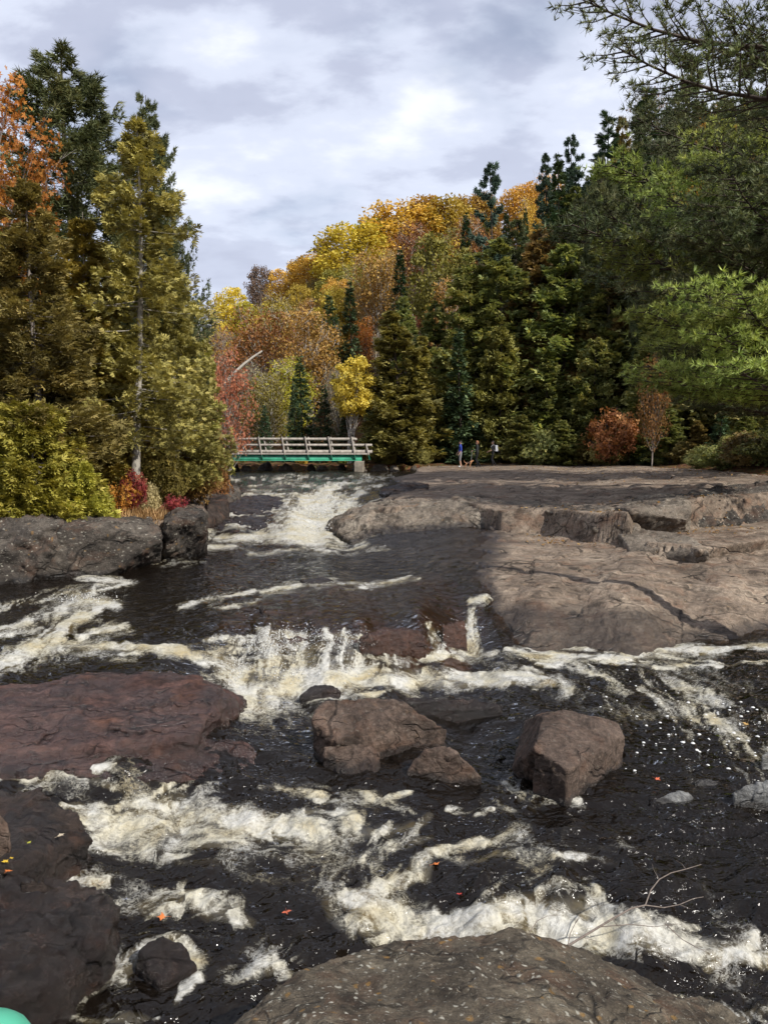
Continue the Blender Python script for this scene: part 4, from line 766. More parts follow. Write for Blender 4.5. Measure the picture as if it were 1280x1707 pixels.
def bough(L, seed, tufts=1.0, needle=0.145, T=T_TUFT, width=0.42, lift=0.10):
    rg = np.random.default_rng(seed); bg = Geo(); cg = Geo(); q = np.linspace(0, 1, 10)
    ax = np.stack([L*q, 0.05*L*np.sin(q*5+seed), -0.05*L*np.sin(q*3.1)+lift*L*q**2], 1); bg.tube(ax, 0.010*L*(1-0.88*q)+0.003, 6)
    P = []; A = []
    def along(p0, d, l, lev):
        k = max(2, int(l/0.115)); 
        for e in range(k+1):
            t = e/k
            if lev and t < 0.15: continue
            p = p0+d*l*t+np.array((0, 0, 0.10*l*t*t)); m = 1 if rg.random() < tufts else 0
            if m: P.append(p+rg.normal(0, .03, 3)); A.append(d*0.9+rg.normal(0, .45, 3)+np.array((0, 0, .45)))
    for k in range(int(L*9)):
        s = 0.16+0.84*(k/(L*9))+rg.uniform(-.02, .02); s = min(s, 0.99); p = np.array([np.interp(s, q, ax[:, i]) for i in range(3)]); sg = 1 if k % 2 else -1
        l = width*L*(0.35+0.75*math.sin(math.pi*min(1, s*0.8+0.12)))*(1-0.55*s)*rg.uniform(.6, 1.25); an = rg.uniform(35, 68)*sg
        d = unit(np.array((math.cos(R(an)), math.sin(R(an)), rg.uniform(-.04, .2)))); bg.tube([p, p+d*l*0.5, p+d*l+np.array((0, 0, .1*l))], [0.012+0.004*l, 0.008, 0.004], 4, cap=False); along(p, d, l, 1)
        for e in range(int(l/0.28)):
            t = rg.uniform(.2, .95); an2 = an+rg.choice([-1, 1])*rg.uniform(30, 60); d2 = unit(np.array((math.cos(R(an2)), math.sin(R(an2)), rg.uniform(0, .35)))); along(p+d*l*t, d2, l*0.35*rg.uniform(.5, 1.2), 1)
            bg.tube([p+d*l*t, p+d*l*t+d2*l*0.35], [0.006, 0.003], 3, cap=False)
    along(ax[-2], unit(ax[-1]-ax[-2]), L*0.1, 0)
    P = np.array(P); A = np.array(A); n = len(P)
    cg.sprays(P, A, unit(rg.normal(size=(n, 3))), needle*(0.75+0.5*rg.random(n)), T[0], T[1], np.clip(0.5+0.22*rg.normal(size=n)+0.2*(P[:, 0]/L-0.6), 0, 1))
    return bg, cg
BARK_G = bark_mat('grey_bark', (0.12, 0.10, 0.085), (0.32, 0.28, 0.25))
BARK_D = bark_mat('dark_bark', (0.03, 0.022, 0.017), (0.09, 0.07, 0.055))
BARK_W = bark_mat('birch_bark', (0.42, 0.38, 0.33), (0.62, 0.58, 0.52), 6.0, (0.10, 0.08, 0.07))
BARK_P = bark_mat('pale_poplar_bark', (0.20, 0.18, 0.15), (0.36, 0.33, 0.28))
LM = {k: leaf_mat(k+'_foliage', c, tr) for k, (c, tr) in {
 'olive_cedar': ([(0.125, 0.112, 0.043), (0.288, 0.252, 0.075), (0.462, 0.384, 0.122)], .22), 'golden_cedar': ([(0.140, 0.118, 0.026), (0.299, 0.232, 0.046), (0.486, 0.353, 0.090)], .22),
 'bright_cedar': ([(0.196, 0.188, 0.029), (0.379, 0.338, 0.060), (0.630, 0.534, 0.117)], .28), 'shaded_cedar': ([(0.098, 0.123, 0.050), (0.199, 0.221, 0.075), (0.381, 0.347, 0.111)], .34),  # last entry: cedar greens with the shade of the stand put into the colour
 'rusty_cedar': ([(0.139, 0.098, 0.038), (0.248, 0.189, 0.068), (0.415, 0.309, 0.114)], .32),
 'pine': ([(0.050, 0.065, 0.030), (0.112, 0.136, 0.058), (0.210, 0.212, 0.090)], .15), 'sunlit_pine': ([(0.132, 0.185, 0.042), (0.281, 0.358, 0.085), (0.466, 0.529, 0.145)], .22),  # last entry: paler pine, sunlight on the near boughs put into the colour
 'spruce': ([(0.031, 0.055, 0.029), (0.068, 0.110, 0.054), (0.133, 0.181, 0.080)], .12), 'blue_pine': ([(0.043, 0.076, 0.051), (0.093, 0.145, 0.102), (0.153, 0.204, 0.145)], .15),
 'yellow': ([(.36, .23, .03), (.60, .42, .055), (.72, .56, .12)], .3), 'amber': ([(.32, .20, .03), (.52, .35, .055), (.64, .47, .11)], .3), 'orange': ([(.28, .11, .015), (.48, .20, .03), (.60, .34, .06)], .3),
 'rust': ([(0.158, 0.069, 0.024), (0.273, 0.133, 0.039), (0.378, 0.216, 0.066)], .25), 'olive': ([(0.126, 0.105, 0.024), (0.210, 0.176, 0.038), (0.304, 0.242, 0.060)], .28), 'lime': ([(0.200, 0.180, 0.015), (0.360, 0.310, 0.028), (0.520, 0.430, 0.060)], .3),
 'red': ([(0.228, 0.043, 0.030), (0.399, 0.102, 0.068), (0.494, 0.221, 0.143)], .3), 'crimson': ([(0.136, 0.016, 0.017), (0.230, 0.041, 0.034), (0.300, 0.095, 0.050)], .3), 'brown': ([(0.100, 0.060, 0.040), (0.180, 0.115, 0.080), (0.270, 0.180, 0.130)], .2), 'straw': ([(0.220, 0.170, 0.090), (0.340, 0.260, 0.130), (0.460, 0.370, 0.200)], .25)}.items()}
cone = lambda p, b=0.10: (lambda t: np.clip((1-t), 0, 1)**p*np.clip(0.35+t/b*0.65, 0, 1)+0.02)
PROTO = {}
def proto(key, tg, cg, h, barks):
    PROTO.setdefault(key, []).append((tg.mesh('trunk', [barks], True), cg.mesh('crown', [LM['pine']]), h))
for sd, pw in ((1, .62), (2, .78)):
    proto('cedar_near', *conifer(12, 2.9, sd, 210, 165, 0.175, T_CEDAR, cone(pw, .22), 0.10, 0.28, 0.22, 0.42, gaps=0.12, flat=.35, r0=.15), 12, BARK_G)
proto('cedar_tall', *conifer(13.4, 2.5, 9, 190, 105, 0.165, T_CEDAR, lambda t: np.where(t < .2, .2+.5*(t/.2), np.clip((1-t)/.8, 0, 1)**.85*1.0+.12*np.clip((1-t)*10, 0, 1))+.02, 0.17, 0.22, 0.18, 0.6, gaps=.25, flat=.35, r0=.17), 13.4, BARK_G)
for sd, pw in ((4, .45), (5, .55), (6, .70)):
    proto('cedar', *conifer(14, 3.0, sd, 170, 82, 0.30, T_CEDAR3, cone(pw, .10), 0.02, 0.25, 0.2, 0.45, gaps=.12, flat=.35, twig=False), 14, BARK_D)
for sd, pw in ((11, .85), (12, 1.0)):
    proto('spruce', *conifer(15, 2.9, sd, 190, 34, 0.50, T_COMB, cone(pw, .05), 0.03, 0.42, 0.22, 0.28, flat=.75, inner=.15, twig=False), 15, BARK_D)
whorl = lambda t: np.clip(1-t, 0, 1)**.55*(0.66+0.34*np.sin(t*75))*np.clip(.3+t*3, 0, 1)+.03
proto('pine_tall', *conifer(18, 3.3, 21, 120, 46, 0.42, T_TUFT_FAR, whorl, 0.16, 0.02, 0.22, 0.35, inner=.4, twig=True, r0=.24), 18, BARK_D)
proto('pine_dense', *conifer(18, 4.6, 24, 240, 110, 0.24, T_TUFT_MID, lambda t: np.clip(1-t, 0, 1)**.62*np.clip(.35+t*2, 0, 1)*(0.86+.14*np.sin(t*60))+.04, 0.12, 0.02, 0.34, 0.4, inner=.45, twig=True, r0=.26), 18, BARK_D)
proto('pine_open', *conifer(18, 3.5, 27, 52, 60, 0.45, T_TUFT_FAR, lambda t: (np.clip(1-t, 0, 1)**.4*(0.45+.55*np.clip(np.sin(t*46)*2, 0, 1)))*np.clip(.3+t*2, 0, 1)+.02, 0.30, 0.06, 0.30, 0.4, inner=.35, twig=True, r0=.22), 18, BARK_D)
for sd in (31, 32, 33):
    proto('aspen', *broadleaf(14, 4.0, sd, 70, 150, 0.34, T_LEAF, base=.14, spread=.30), 14, BARK_P)
for sd in (35, 36):
    proto('thin_birch', *broadleaf(13, 3.6, sd, 60, 110, 0.27, T_LEAF, base=.2, stems=3, spread=.38, twigs=90, trunk=.010, mix=.5), 13, BARK_W)
proto('golden_birch', *broadleaf(8, 1.55, 38, 26, 90, 0.20, base=.42, stems=3, spread=.38, trunk=.014), 8, BARK_W)
for sd in (41, 42):
    proto('bare_tree', *broadleaf(13, 3.2, sd, 40, 42, 0.22, T_LEAF, base=.2, stems=2, spread=.5, twigs=260, trunk=.010), 14, BARK_P)
for sd in (45, 46):
    proto('maple', *broadleaf(7, 2.0, sd, 40, 120, 0.105, T_MAPLE, base=.2, stems=2, spread=.40, trunk=.012, twigs=20), 7, BARK_G)
proto('oak', *broadleaf(14, 3.2, 48, 70, 190, 0.13, T_MAPLE, base=.3, spread=.30, trunk=.016, twigs=30), 14, BARK_G)
for sd in (51, 52):
    proto('shrub', *broadleaf(1.6, 0.85, sd, 16, 75, 0.10, T_LEAF2, base=.05, stems=5, spread=.62, trunk=.012, squash=.9, twigs=26, mix=.12, dens=.8), 1.6, BARK_D)
proto('leafy_shrub', *broadleaf(3.2, 1.7, 55, 30, 130, 0.16, T_LEAF2, base=.02, stems=5, spread=.60, trunk=.012, mix=.1, dens=.8, twigs=30), 3.2, BARK_D)
PROTO['cedar_bush'] = []
proto('cedar_bush', *conifer(3.4, 1.45, 58, 130, 120, 0.15, T_CEDAR, lambda t: np.clip(1-t, 0, 1)**.5*np.clip(.7+t*2, 0, 1)+.03, 0.03, 0.15, 0.3, 0.45, flat=.3, r0=.05), 3.4, BARK_G)
NAMES = {'cedar_near': 'cedar_tree', 'cedar_tall': 'cedar_tree', 'cedar': 'cedar_tree', 'cedar_bush': 'cedar_tree', 'spruce': 'spruce_tree', 'pine_tall': 'pine_tree', 'pine_dense': 'pine_tree', 'pine_open': 'pine_tree', 'aspen': 'aspen_tree', 'thin_birch': 'birch_tree', 'golden_birch': 'birch_tree', 'bare_tree': 'bare_tree', 'maple': 'maple_tree', 'oak': 'oak_tree', 'shrub': 'shrub', 'leafy_shrub': 'shrub'}
trng = random.Random(19)
def tree(kind, X, Y, h, mat, label, cat='tree', group=None, wr=1.0, z=None, rz=None, var=None, tilt=(0, 0), bark=None):
    ps = PROTO[kind]; tm, cm, h0 = ps[(var if var is not None else trng.randrange(len(ps))) % len(ps)]
    r = thing(NAMES[kind], label, cat, (X, Y, (tz(X, Y) if z is None else z)), 0, group)
    r.rotation_euler = (tilt[0], tilt[1], trng.uniform(0, 6.28) if rz is None else rz); s = h/h0; r.scale = (s*wr, s*wr, s)
    t = link('trunk', tm, r); c = link('crown', cm, r)
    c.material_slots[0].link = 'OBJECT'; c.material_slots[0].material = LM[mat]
    if bark: t.material_slots[0].link = 'OBJECT'; t.material_slots[0].material = bark
    return r
def tree_px(kind, px, top, Y, mat, label, wr=1.0, group=None, hmin=1.0, **kw):
    p = PY(px, top, Y); z = tz(p[0], Y); return tree(kind, p[0], Y, max(p[2]-z, hmin), mat, label, kw.pop('cat', 'tree'), group, wr, z, **kw)
# left bank ---------------------------------------------------------
tree_px('cedar_tall', 207, 196, 22.6, 'olive_cedar', 'tall cedar with a pale grey visible trunk at the tip of the left bank', 1.02, rz=0.6, tilt=(0, -0.012), bark=BARK_P)
tree_px('cedar_near', 60, 300, 20.6, 'olive_cedar', 'broad olive cedar left of the tall grey trunked cedar, with a bare upper trunk', 1.15, rz=2.1, var=0)
tree_px('cedar_near', 128, 345, 22.8, 'golden_cedar', 'golden brown cedar standing between the two front cedars', 1.05, rz=4.0, var=1)
tree_px('cedar_near', 288, 440, 26.5, 'olive_cedar', 'shorter olive cedar right behind the tall grey trunked cedar, nearest the bridge', .95, rz=1.0, var=1)
tree_px('cedar_near', -60, 330, 21.5, 'olive_cedar', 'olive cedar cut by the left edge below the orange oak', 1.1, rz=5.0, var=0)
tree_px('cedar_bush', 58, 672, 18.6, 'bright_cedar', 'young bright yellow green cedar at the bank edge, taller of two', 1.10, rz=0.3)
tree_px('cedar_bush', 140, 770, 18.9, 'bright_cedar', 'low bright yellow green cedar bush hanging over the bank rock', 0.95, rz=2.0, hmin=1.2)
tree_px('cedar_bush', -25, 740, 18.6, 'bright_cedar', 'bright green cedar bush at the left edge of the view', 1.1, rz=3.3)
tree_px('pine_dense', 150, 92, 31, 'pine', 'large dense dark green pine rising behind the left cedars', 1.35, rz=0.0)
tree_px('pine_dense', 232, 165, 31, 'pine', 'narrower dark pine whose boughs reach out right of the tall cedar', 0.68, rz=1.7)
tree_px('oak', -75, 70, 24.5, 'orange', 'orange leaved oak at the upper left edge', .82, rz=0.5)
tree_px('cedar', 330, 560, 37, 'olive_cedar', 'slim olive cedar at the back of the left bank above the bridge end', 0.9)
tree_px('cedar', 265, 470, 36, 'shaded_cedar', 'dark cedar filling the gap behind the tall grey trunked cedar', 1.1)
tree_px('cedar', 30, 380, 34, 'shaded_cedar', 'dark cedar deep behind the broad olive cedar', 1.3)
tree_px('cedar', -140, 300, 30, 'shaded_cedar', 'dark cedar just outside the left edge', 1.4)
tree_px('spruce', 175, 520, 29, 'spruce', 'dark spruce in the shade behind the grey trunk', 1.2)
tree_px('maple', 374, 585, 45, 'red', 'pinkish red maple overhanging the left end of the bridge', 0.78, hmin=5)
tree_px('maple', 335, 640, 42, 'rust', 'rusty red maple between the left cedars and the bridge', 0.75)
tree_px('bare_tree', 338, 500, 48, 'brown', 'bare brown tree whose twigs show beside the left cedars', 0.8)
tree_px('shrub', 222, 790, 22.0, 'crimson', 'scarlet leaved shrub at the foot of the grey cedar trunk', .62, cat='shrub', hmin=.8)
tree_px('shrub', 200, 800, 21.6, 'orange', 'small orange shrub left of the scarlet one', .7, cat='shrub', hmin=.6)
tree_px('shrub', 290, 825, 23.2, 'crimson', 'tiny scarlet shrub near the dark corner rock', 0.9, cat='shrub', hmin=.5)
tree_px('leafy_shrub', 262, 752, 24.8, 'olive', 'dark olive shrub right of the grey cedar trunk', 0.85, cat='shrub')
tree_px('leafy_shrub', 320, 748, 27.5, 'rust', 'rust brown shrub above the corner rock', 0.75, cat='shrub')
tree_px('leafy_shrub', 345, 760, 31, 'rust', 'rust brown shrub at the water beside the bridge view', 0.55, cat='shrub')
tree_px('leafy_shrub', 180, 770, 23.0, 'golden_cedar', 'brownish shrub left of the grey cedar trunk', 0.7, cat='shrub')
tree_px('leafy_shrub', 240, 812, 22.4, 'straw', 'low straw coloured shrub on the bank top beside the grey trunk', 0.7, cat='shrub', hmin=.9)
# far hillside ------------------------------------------------------
FH = 'trees on the far hillside'
for px, top, Y, kind, mat, wr, lab in [
 (385,482,118,'aspen','yellow',.85,'yellow tree lowest on the skyline, beside the left cedars'),(352,505,122,'bare_tree','brown',.8,'bare brown tree at the lowest end of the skyline'),(434,448,128,'aspen','brown',.55,'nearly bare brown tree standing above the low yellow skyline trees'),(410,505,110,'aspen','lime',.8,'lime yellow tree just below the low end of the skyline'),
 (470,452,122,'aspen','amber',.8,'amber tree right of the bare brown skyline tree'),(505,430,125,'aspen','olive',.75,'olive brown skyline tree between two yellow crowns'),(545,402,128,'aspen','brown',.6,'second bare brown skyline tree, left of the tallest yellow crown'),(520,425,118,'aspen','yellow',.95,'rounded yellow skyline tree left of the tallest yellow crown'),
 (590,378,112,'aspen','yellow',1.15,'tallest broad yellow crown in the middle of the skyline'),(625,372,118,'aspen','lime',1.0,'lime yellow crown right of the tallest yellow one'),(665,344,116,'aspen','yellow',1.1,'yellow crown with a knobbly top where the skyline levels'),(705,334,118,'aspen','amber',1.0,'amber crown at the top of the yellow skyline stretch'),(742,334,116,'aspen','amber',.95,'amber crown left of the lone tall pine'),
 (785,332,120,'aspen','amber',.9,'amber brown crown directly behind the lone tall pine'),(800,322,122,'aspen','rust',.8,'rusty crown right behind the lone tall pine'),(872,310,105,'aspen','amber',.8,'amber crown right of the lone tall pine'),(912,292,98,'thin_birch','orange',.9,'orange birch with white stems high on the slope'),(890,330,96,'thin_birch','amber',.8,'amber birch below the orange white stemmed one'),
 (560,452,100,'aspen','olive',.9,'olive crown under the tallest yellow one'),(520,500,96,'thin_birch','rust',1.2,'rust brown thin tree in the middle of the slope'),(500,520,90,'thin_birch','rust',1.2,'rust red thin tree with pale stems, mid slope'),(560,500,88,'thin_birch','amber',1.2,'amber birch with pale stems, mid slope'),(590,500,92,'aspen','olive',.8,'olive tree mid slope beside the amber birch'),
 (455,505,100,'aspen','lime',.9,'lime yellow tree mid slope left of the rusty ones'),(430,555,90,'thin_birch','olive',1.3,'thin olive tree above the leaning dead trunk'),(395,545,88,'maple','orange',1.3,'small bright orange tree above the red maple'),(480,540,84,'maple','red',.8,'small coral red tree in the middle of the slope'),(465,570,80,'thin_birch','olive',1.2,'thin olive birch right of the leaning dead trunk'),(540,560,80,'thin_birch','olive',1.2,'olive birch with a pale stem above the dark spruce'),
 (605,530,82,'maple','orange',.8,'orange sprig of a tree at the edge of the dark cedars'),(480,600,70,'thin_birch','lime',1.1,'lime green thin tree left of the dark spruce'),(445,625,66,'thin_birch','olive',1.1,'thin olive tree behind the bridge'),(420,600,72,'bare_tree','straw',1.0,'grey bare tree beside the leaning trunk'),(635,440,96,'thin_birch','olive',1.0,'grey green thin tree right of the tallest yellow crown'),
 (668,450,92,'bare_tree','olive',.9,'bare grey stemmed tree above the front cedars'),(690,470,88,'bare_tree','straw',.8,'bare white stemmed tree above the small crimson one'),(720,455,86,'thin_birch','lime',.7,'yellowish thin birch right of the bare white stems'),(752,440,84,'bare_tree','rust',.8,'white forked bare birch left of the narrow spruce'),(690,530,72,'maple','crimson',.55,'small crimson tree half hidden among the front cedars'),
 (560,605,63,'bare_tree','straw',.7,'leafless grey tree left of the golden birch'),(640,540,74,'bare_tree','straw',.7,'leafless grey tree left of the front olive cedar')]:
    tree_px(kind, px, top, Y, mat, lab+' on the far hillside' if len(lab.split()) < 10 else lab, wr*{'aspen': 1.5, 'thin_birch': 1.0, 'bare_tree': 1.0}.get(kind, 1.0), FH)
for px, top, Y, kind, mat, wr, lab in [
 (770,352,82,'spruce','spruce',.75,'narrow dark spruce left of the lone tall pine'),(711,388,90,'spruce','spruce',.7,'dark spruce tip poking out of the amber crowns'),(735,485,74,'spruce','spruce',.6,'thin dark spruce above the front cedars'),(504,592,62,'spruce','spruce',.95,'dark green spruce behind the middle of the bridge'),(490,640,60,'spruce','spruce',.8,'smaller dark spruce left of the one behind the bridge'),(540,640,59.5,'spruce','spruce',1.0,'low dark spruce right of the one behind the bridge'),(575,680,59,'spruce','spruce',1.3,'lowest dark spruce behind the right half of the bridge'),
 (440,675,60,'spruce','spruce',.9,'young dark spruce behind the left half of the bridge'),(828,272,78,'pine_open','blue_pine',.85,'lone tall pine with layered open boughs above the ridge'),(915,254,84,'pine_tall','blue_pine',.8,'blue green pine right of the orange birch on the ridge'),(962,226,78,'pine_tall','blue_pine',.85,'blue green pine on the ridge next to the dark conifers'),(940,250,76,'spruce','spruce',.8,'dark spruce between two blue green ridge pines')]:
    tree_px(kind, px, top, Y, mat, lab, wr, FH)
tree_px('golden_birch', 586, 598, 57.5, 'amber', 'golden leaved birch with leaning white stems right of the dark spruce', 1.1, rz=2.2, tilt=(0, -0.06))
FC = 'dark cedars lining the right bank'
for px, top, Y, mat, wr, lab in [
 (668,515,57,'olive_cedar',1.25,'olive green front cedar beside the right end of the bridge'),(640,600,58.5,'shaded_cedar',1.0,'low cedar directly behind the right end of the bridge'),(700,560,58,'olive_cedar',.95,'olive cedar left of the man in blue'),(722,500,61,'shaded_cedar',.9,'dark cedar behind the olive front cedar'),(805,420,60,'shaded_cedar',.95,'dark cedar between the dark spruce and the wide cedar'),(850,395,59,'shaded_cedar',1.0,'wide dark cedar right above the hikers'),(835,540,56.5,'olive_cedar',.8,'lit olive cedar directly above the woman with the backpack'),
 (900,372,60,'rusty_cedar',1.0,'brown tinged cedar right of the wide dark one'),(950,400,57.5,'shaded_cedar',1.0,'dark cedar in the middle of the right bank row'),(985,372,59,'rusty_cedar',.95,'brown tinged cedar above the orange shrub'),(1030,380,56,'shaded_cedar',1.0,'dark cedar behind the orange shrub'),(1075,372,57,'rusty_cedar',1.0,'brownish cedar left of the near pine boughs'),(1120,400,54,'shaded_cedar',1.1,'dark cedar behind the near pine boughs'),(1180,380,52,'shaded_cedar',1.1,'dark cedar farthest right behind the pine boughs'),(1250,400,48,'shaded_cedar',1.1,'dark cedar at the right edge of the bank'),(1000,560,53.5,'shaded_cedar',.9,'low dark cedar left of the orange shrub'),(920,600,55,'shaded_cedar',1.1,'low dark cedar right of the hikers'),(1090,560,51,'shaded_cedar',1.0,'low dark cedar right of the orange shrub')]:
    tree_px('cedar', px, top, Y, mat, lab, wr*1.25, FC)
tree_px('spruce', 772, 545, 56.5, 'spruce', 'drooping dark spruce right behind the man in blue', .95, FC)
for px, top, Y, kind, mat, wr, lab in [
 (1005,190,68,'spruce','spruce',.9,'dark spruce with a pointed top on the right skyline'),(1035,190,70,'pine_tall','olive',.7,'brownish green pine on the right skyline'),(1075,150,66,'spruce','spruce',1.0,'dark spruce in the group of skyline conifers'),(1098,165,62,'spruce','spruce',1.0,'dark spruce second in the group of skyline conifers'),(1060,215,60,'pine_tall','pine',.95,'green pine below the skyline conifers'),(1150,105,62,'pine_tall','pine',.9,'tall pine near the upper right of the skyline'),(1125,170,58,'pine_dense','pine',.6,'bushy dark pine below the upper right skyline'),(1015,260,58,'pine_dense','pine',.6,'bushy pine at mid height on the right slope'),(1200,160,54,'pine_dense','pine',.7,'bushy pine behind the near boughs'),(1265,150,50,'pine_dense','pine',.75,'bushy pine at the right edge of the slope'),
 (960,330,66,'pine_tall','pine',.9,'green pine beneath the ridge pines'),(1100,250,54,'pine_dense','pine',.55,'rounded pine low on the right slope'),(1080,330,64,'bare_tree','brown',.8,'bare grey tree on the right slope'),(1090,140,74,'bare_tree','brown',.7,'leafless pale tree topping the right skyline'),(880,345,88,'spruce','spruce',.6,'small dark spruce among amber crowns right of the lone pine')]:
    tree_px(kind, px, top, Y, mat, lab, wr, 'conifers high on the right slope')
for px, top, Y, mat, wr, lab in [(1165,290,40,'orange',1.0,'orange maple showing between the near pine boughs'),(1215,175,42,'orange',.9,'higher orange maple behind the near pine boughs'),(1110,310,42,'amber',.8,'golden orange maple left of the near pine boughs'),(1240,270,39,'orange',.8,'orange maple at the right edge behind the boughs')]:
    tree_px('oak', px, top, Y+14, mat, lab, wr*.62, bark=BARK_D)
tree_px('shrub', 1022, 690, 48.8, 'rust', 'small orange brown leaved sapling standing before the dark cedars', .9, cat='shrub')
tree_px('maple', 1092, 592, 45.8, 'rust', 'rust leaved sapling right of the orange one', .5, cat='shrub')
for px, top, Y, kind, mat, wr, lab in [(870,690,53,'cedar','shaded_cedar',1.9,'low wide cedar right behind the hikers'),(905,725,52,'leafy_shrub','shaded_cedar',1.2,'dim olive shrub right of the hikers'),(945,700,51.5,'cedar','shaded_cedar',2.0,'low wide cedar between the hikers and the orange sapling'),(985,722,50.5,'cedar','rusty_cedar',2.2,'low brownish cedar left of the orange sapling'),(1050,690,49.5,'cedar','shaded_cedar',1.9,'low wide cedar right of the orange sapling'),(1085,715,48,'spruce','spruce',1.8,'low dark spruce right of the orange sapling'),(1120,680,46.5,'cedar','shaded_cedar',1.9,'low wide cedar under the near pine boughs'),(1160,700,45,'cedar','rusty_cedar',2.1,'low brownish cedar under the near pine boughs'),(1200,670,44,'spruce','spruce',1.5,'low dark spruce in the shade of the near pine'),(1240,690,42,'cedar','shaded_cedar',2.0,'low wide cedar in the shade of the near pine'),(1290,680,40,'cedar','shaded_cedar',2.0,'low wide cedar at the right edge in the shade'),(1015,735,49.2,'leafy_shrub','rusty_cedar',1.2,'dim brown shrub at the foot of the orange sapling'),(1140,740,45.5,'leafy_shrub','rusty_cedar',1.5,'dim brown shrub at the slab edge below the near pine'),(1205,742,37.5,'leafy_shrub','shaded_cedar',1.8,'dark bushy shrub above the needle strewn step'),(1255,728,35.5,'leafy_shrub','rusty_cedar',1.8,'brownish bushy shrub above the needle strewn step'),(1300,715,34,'leafy_shrub','shaded_cedar',1.9,'dark bushy shrub at the right edge above the step'),(1170,748,40,'leafy_shrub','shaded_cedar',1.4,'small dark shrub on the slab edge under the pine'),(1225,742,42,'leafy_shrub','shaded_cedar',1.6,'dim green shrub at the slab edge below the near pine'),(650,752,55.6,'leafy_shrub','olive',.8,'yellow green shrub at the right end of the bridge'),(705,750,55.5,'leafy_shrub','olive_cedar',.9,'green shrub left of the hikers')]:  # shade on several shrubs is painted in by the darkened cedar foliage
    tree_px(kind, px, top, Y, mat, lab, wr, 'undergrowth along the foot of the right bank trees', cat='shrub', hmin=.9)
for px, top, Y, mat, wr, lab in [(505,768,56,'yellow',.8,'yellow bush under the middle of the bridge'),(545,766,56.5,'rust',.8,'rusty bush under the right half of the bridge'),(440,768,56.5,'olive',.9,'olive bush under the left half of the bridge'),(570,770,56,'olive',.7,'olive bush beside the concrete abutment'),(400,770,56.5,'olive',.9,'olive bush under the left end of the bridge')]:
    tree_px('shrub', px, top, Y, mat, lab, wr*1.2, 'bushes on the far shore under the bridge', cat='shrub', hmin=.8)
# dead trunk leaning out of the far bank
g = Geo(); a = PY(366, 648, 57.5); b = PY(437, 586, 60); q = np.linspace(-0.7, 1, 9)[:, None]; g.tube(a+(b-a)*q+np.array((0, 0, 0.25))*np.sin(q*3), np.linspace(.17, .07, 9), 7)
for k in range(5):
    p = a+(b-a)*(0.35+0.13*k); g.tube([p, p+np.array((0.5-0.3*(k % 2), -0.2, -0.5+0.5*(k % 3)))], [.035, .01], 4)
o = link('dead_trunk', g.mesh('dead_trunk', [BARK_P], True)); tag(o, 'grey dead tree trunk leaning to the right above the red maple', 'trunk')
# forest filling the slopes behind the trees above
fill = random.Random(5); placed = []
FILL = {'yellow': 'yellow aspen deep in the far hillside forest', 'amber': 'amber aspen deep in the far hillside forest', 'olive': 'olive aspen deep in the far hillside forest', 'rust': 'rust brown birch deep in the far hillside forest', 'shaded_cedar': 'dark cedar deep in the right slope forest', 'spruce': 'dark spruce deep in the slope forest', 'pine': 'green pine deep in the right slope forest'}
n_fill = 0
for it in range(4000):
    Y = fill.uniform(60, 175); px = fill.uniform(250, 1420); X = (px-640)/FPX*Y
    d = 0.55*X+0.83*Y-51.5
    if d < 5 or X < -60 or (Y > 120 and px > 900): continue
    if any((X-a)**2+(Y-b)**2 < (3.4+0.014*Y)**2 for a, b in placed): continue
    z = tz(X, Y); sky_y = np.interp(px, [340, 385, 470, 590, 700, 790, 870, 915, 1000, 1075, 1150, 1280], [520, 500, 465, 400, 350, 345, 325, 300, 220, 185, 140, 120])+14
    hmax = PY(px, sky_y+fill.uniform(0, 60), Y)[2]-z
    if hmax < 6: continue
    right = px > 800+fill.gauss(0, 40) or (Y < 68 and px > 620)
    if right: kind, mat = fill.choice([('cedar', 'shaded_cedar'), ('spruce', 'spruce'), ('cedar', 'shaded_cedar'), ('pine_tall', 'pine')])
    else: kind, mat = fill.choice([('aspen', 'yellow'), ('aspen', 'amber'), ('aspen', 'olive'), ('thin_birch', 'rust'), ('thin_birch', 'olive'), ('aspen', 'amber'), ('spruce', 'spruce')] if Y > 85 else [('thin_birch', 'olive'), ('thin_birch', 'rust'), ('aspen', 'olive'), ('spruce', 'spruce')])
    h = min(hmax, fill.uniform(11, 17)); placed.append((X, Y))
    tree(kind, X, Y, h, mat, FILL.get(mat, FILL['olive']) if not (kind == 'thin_birch' and mat == 'olive') else 'thin olive birch deep in the far hillside forest', 'tree', 'forest deep on the slopes', fill.uniform(.8, 1.1), z)
    n_fill += 1
    if n_fill >= 120: break
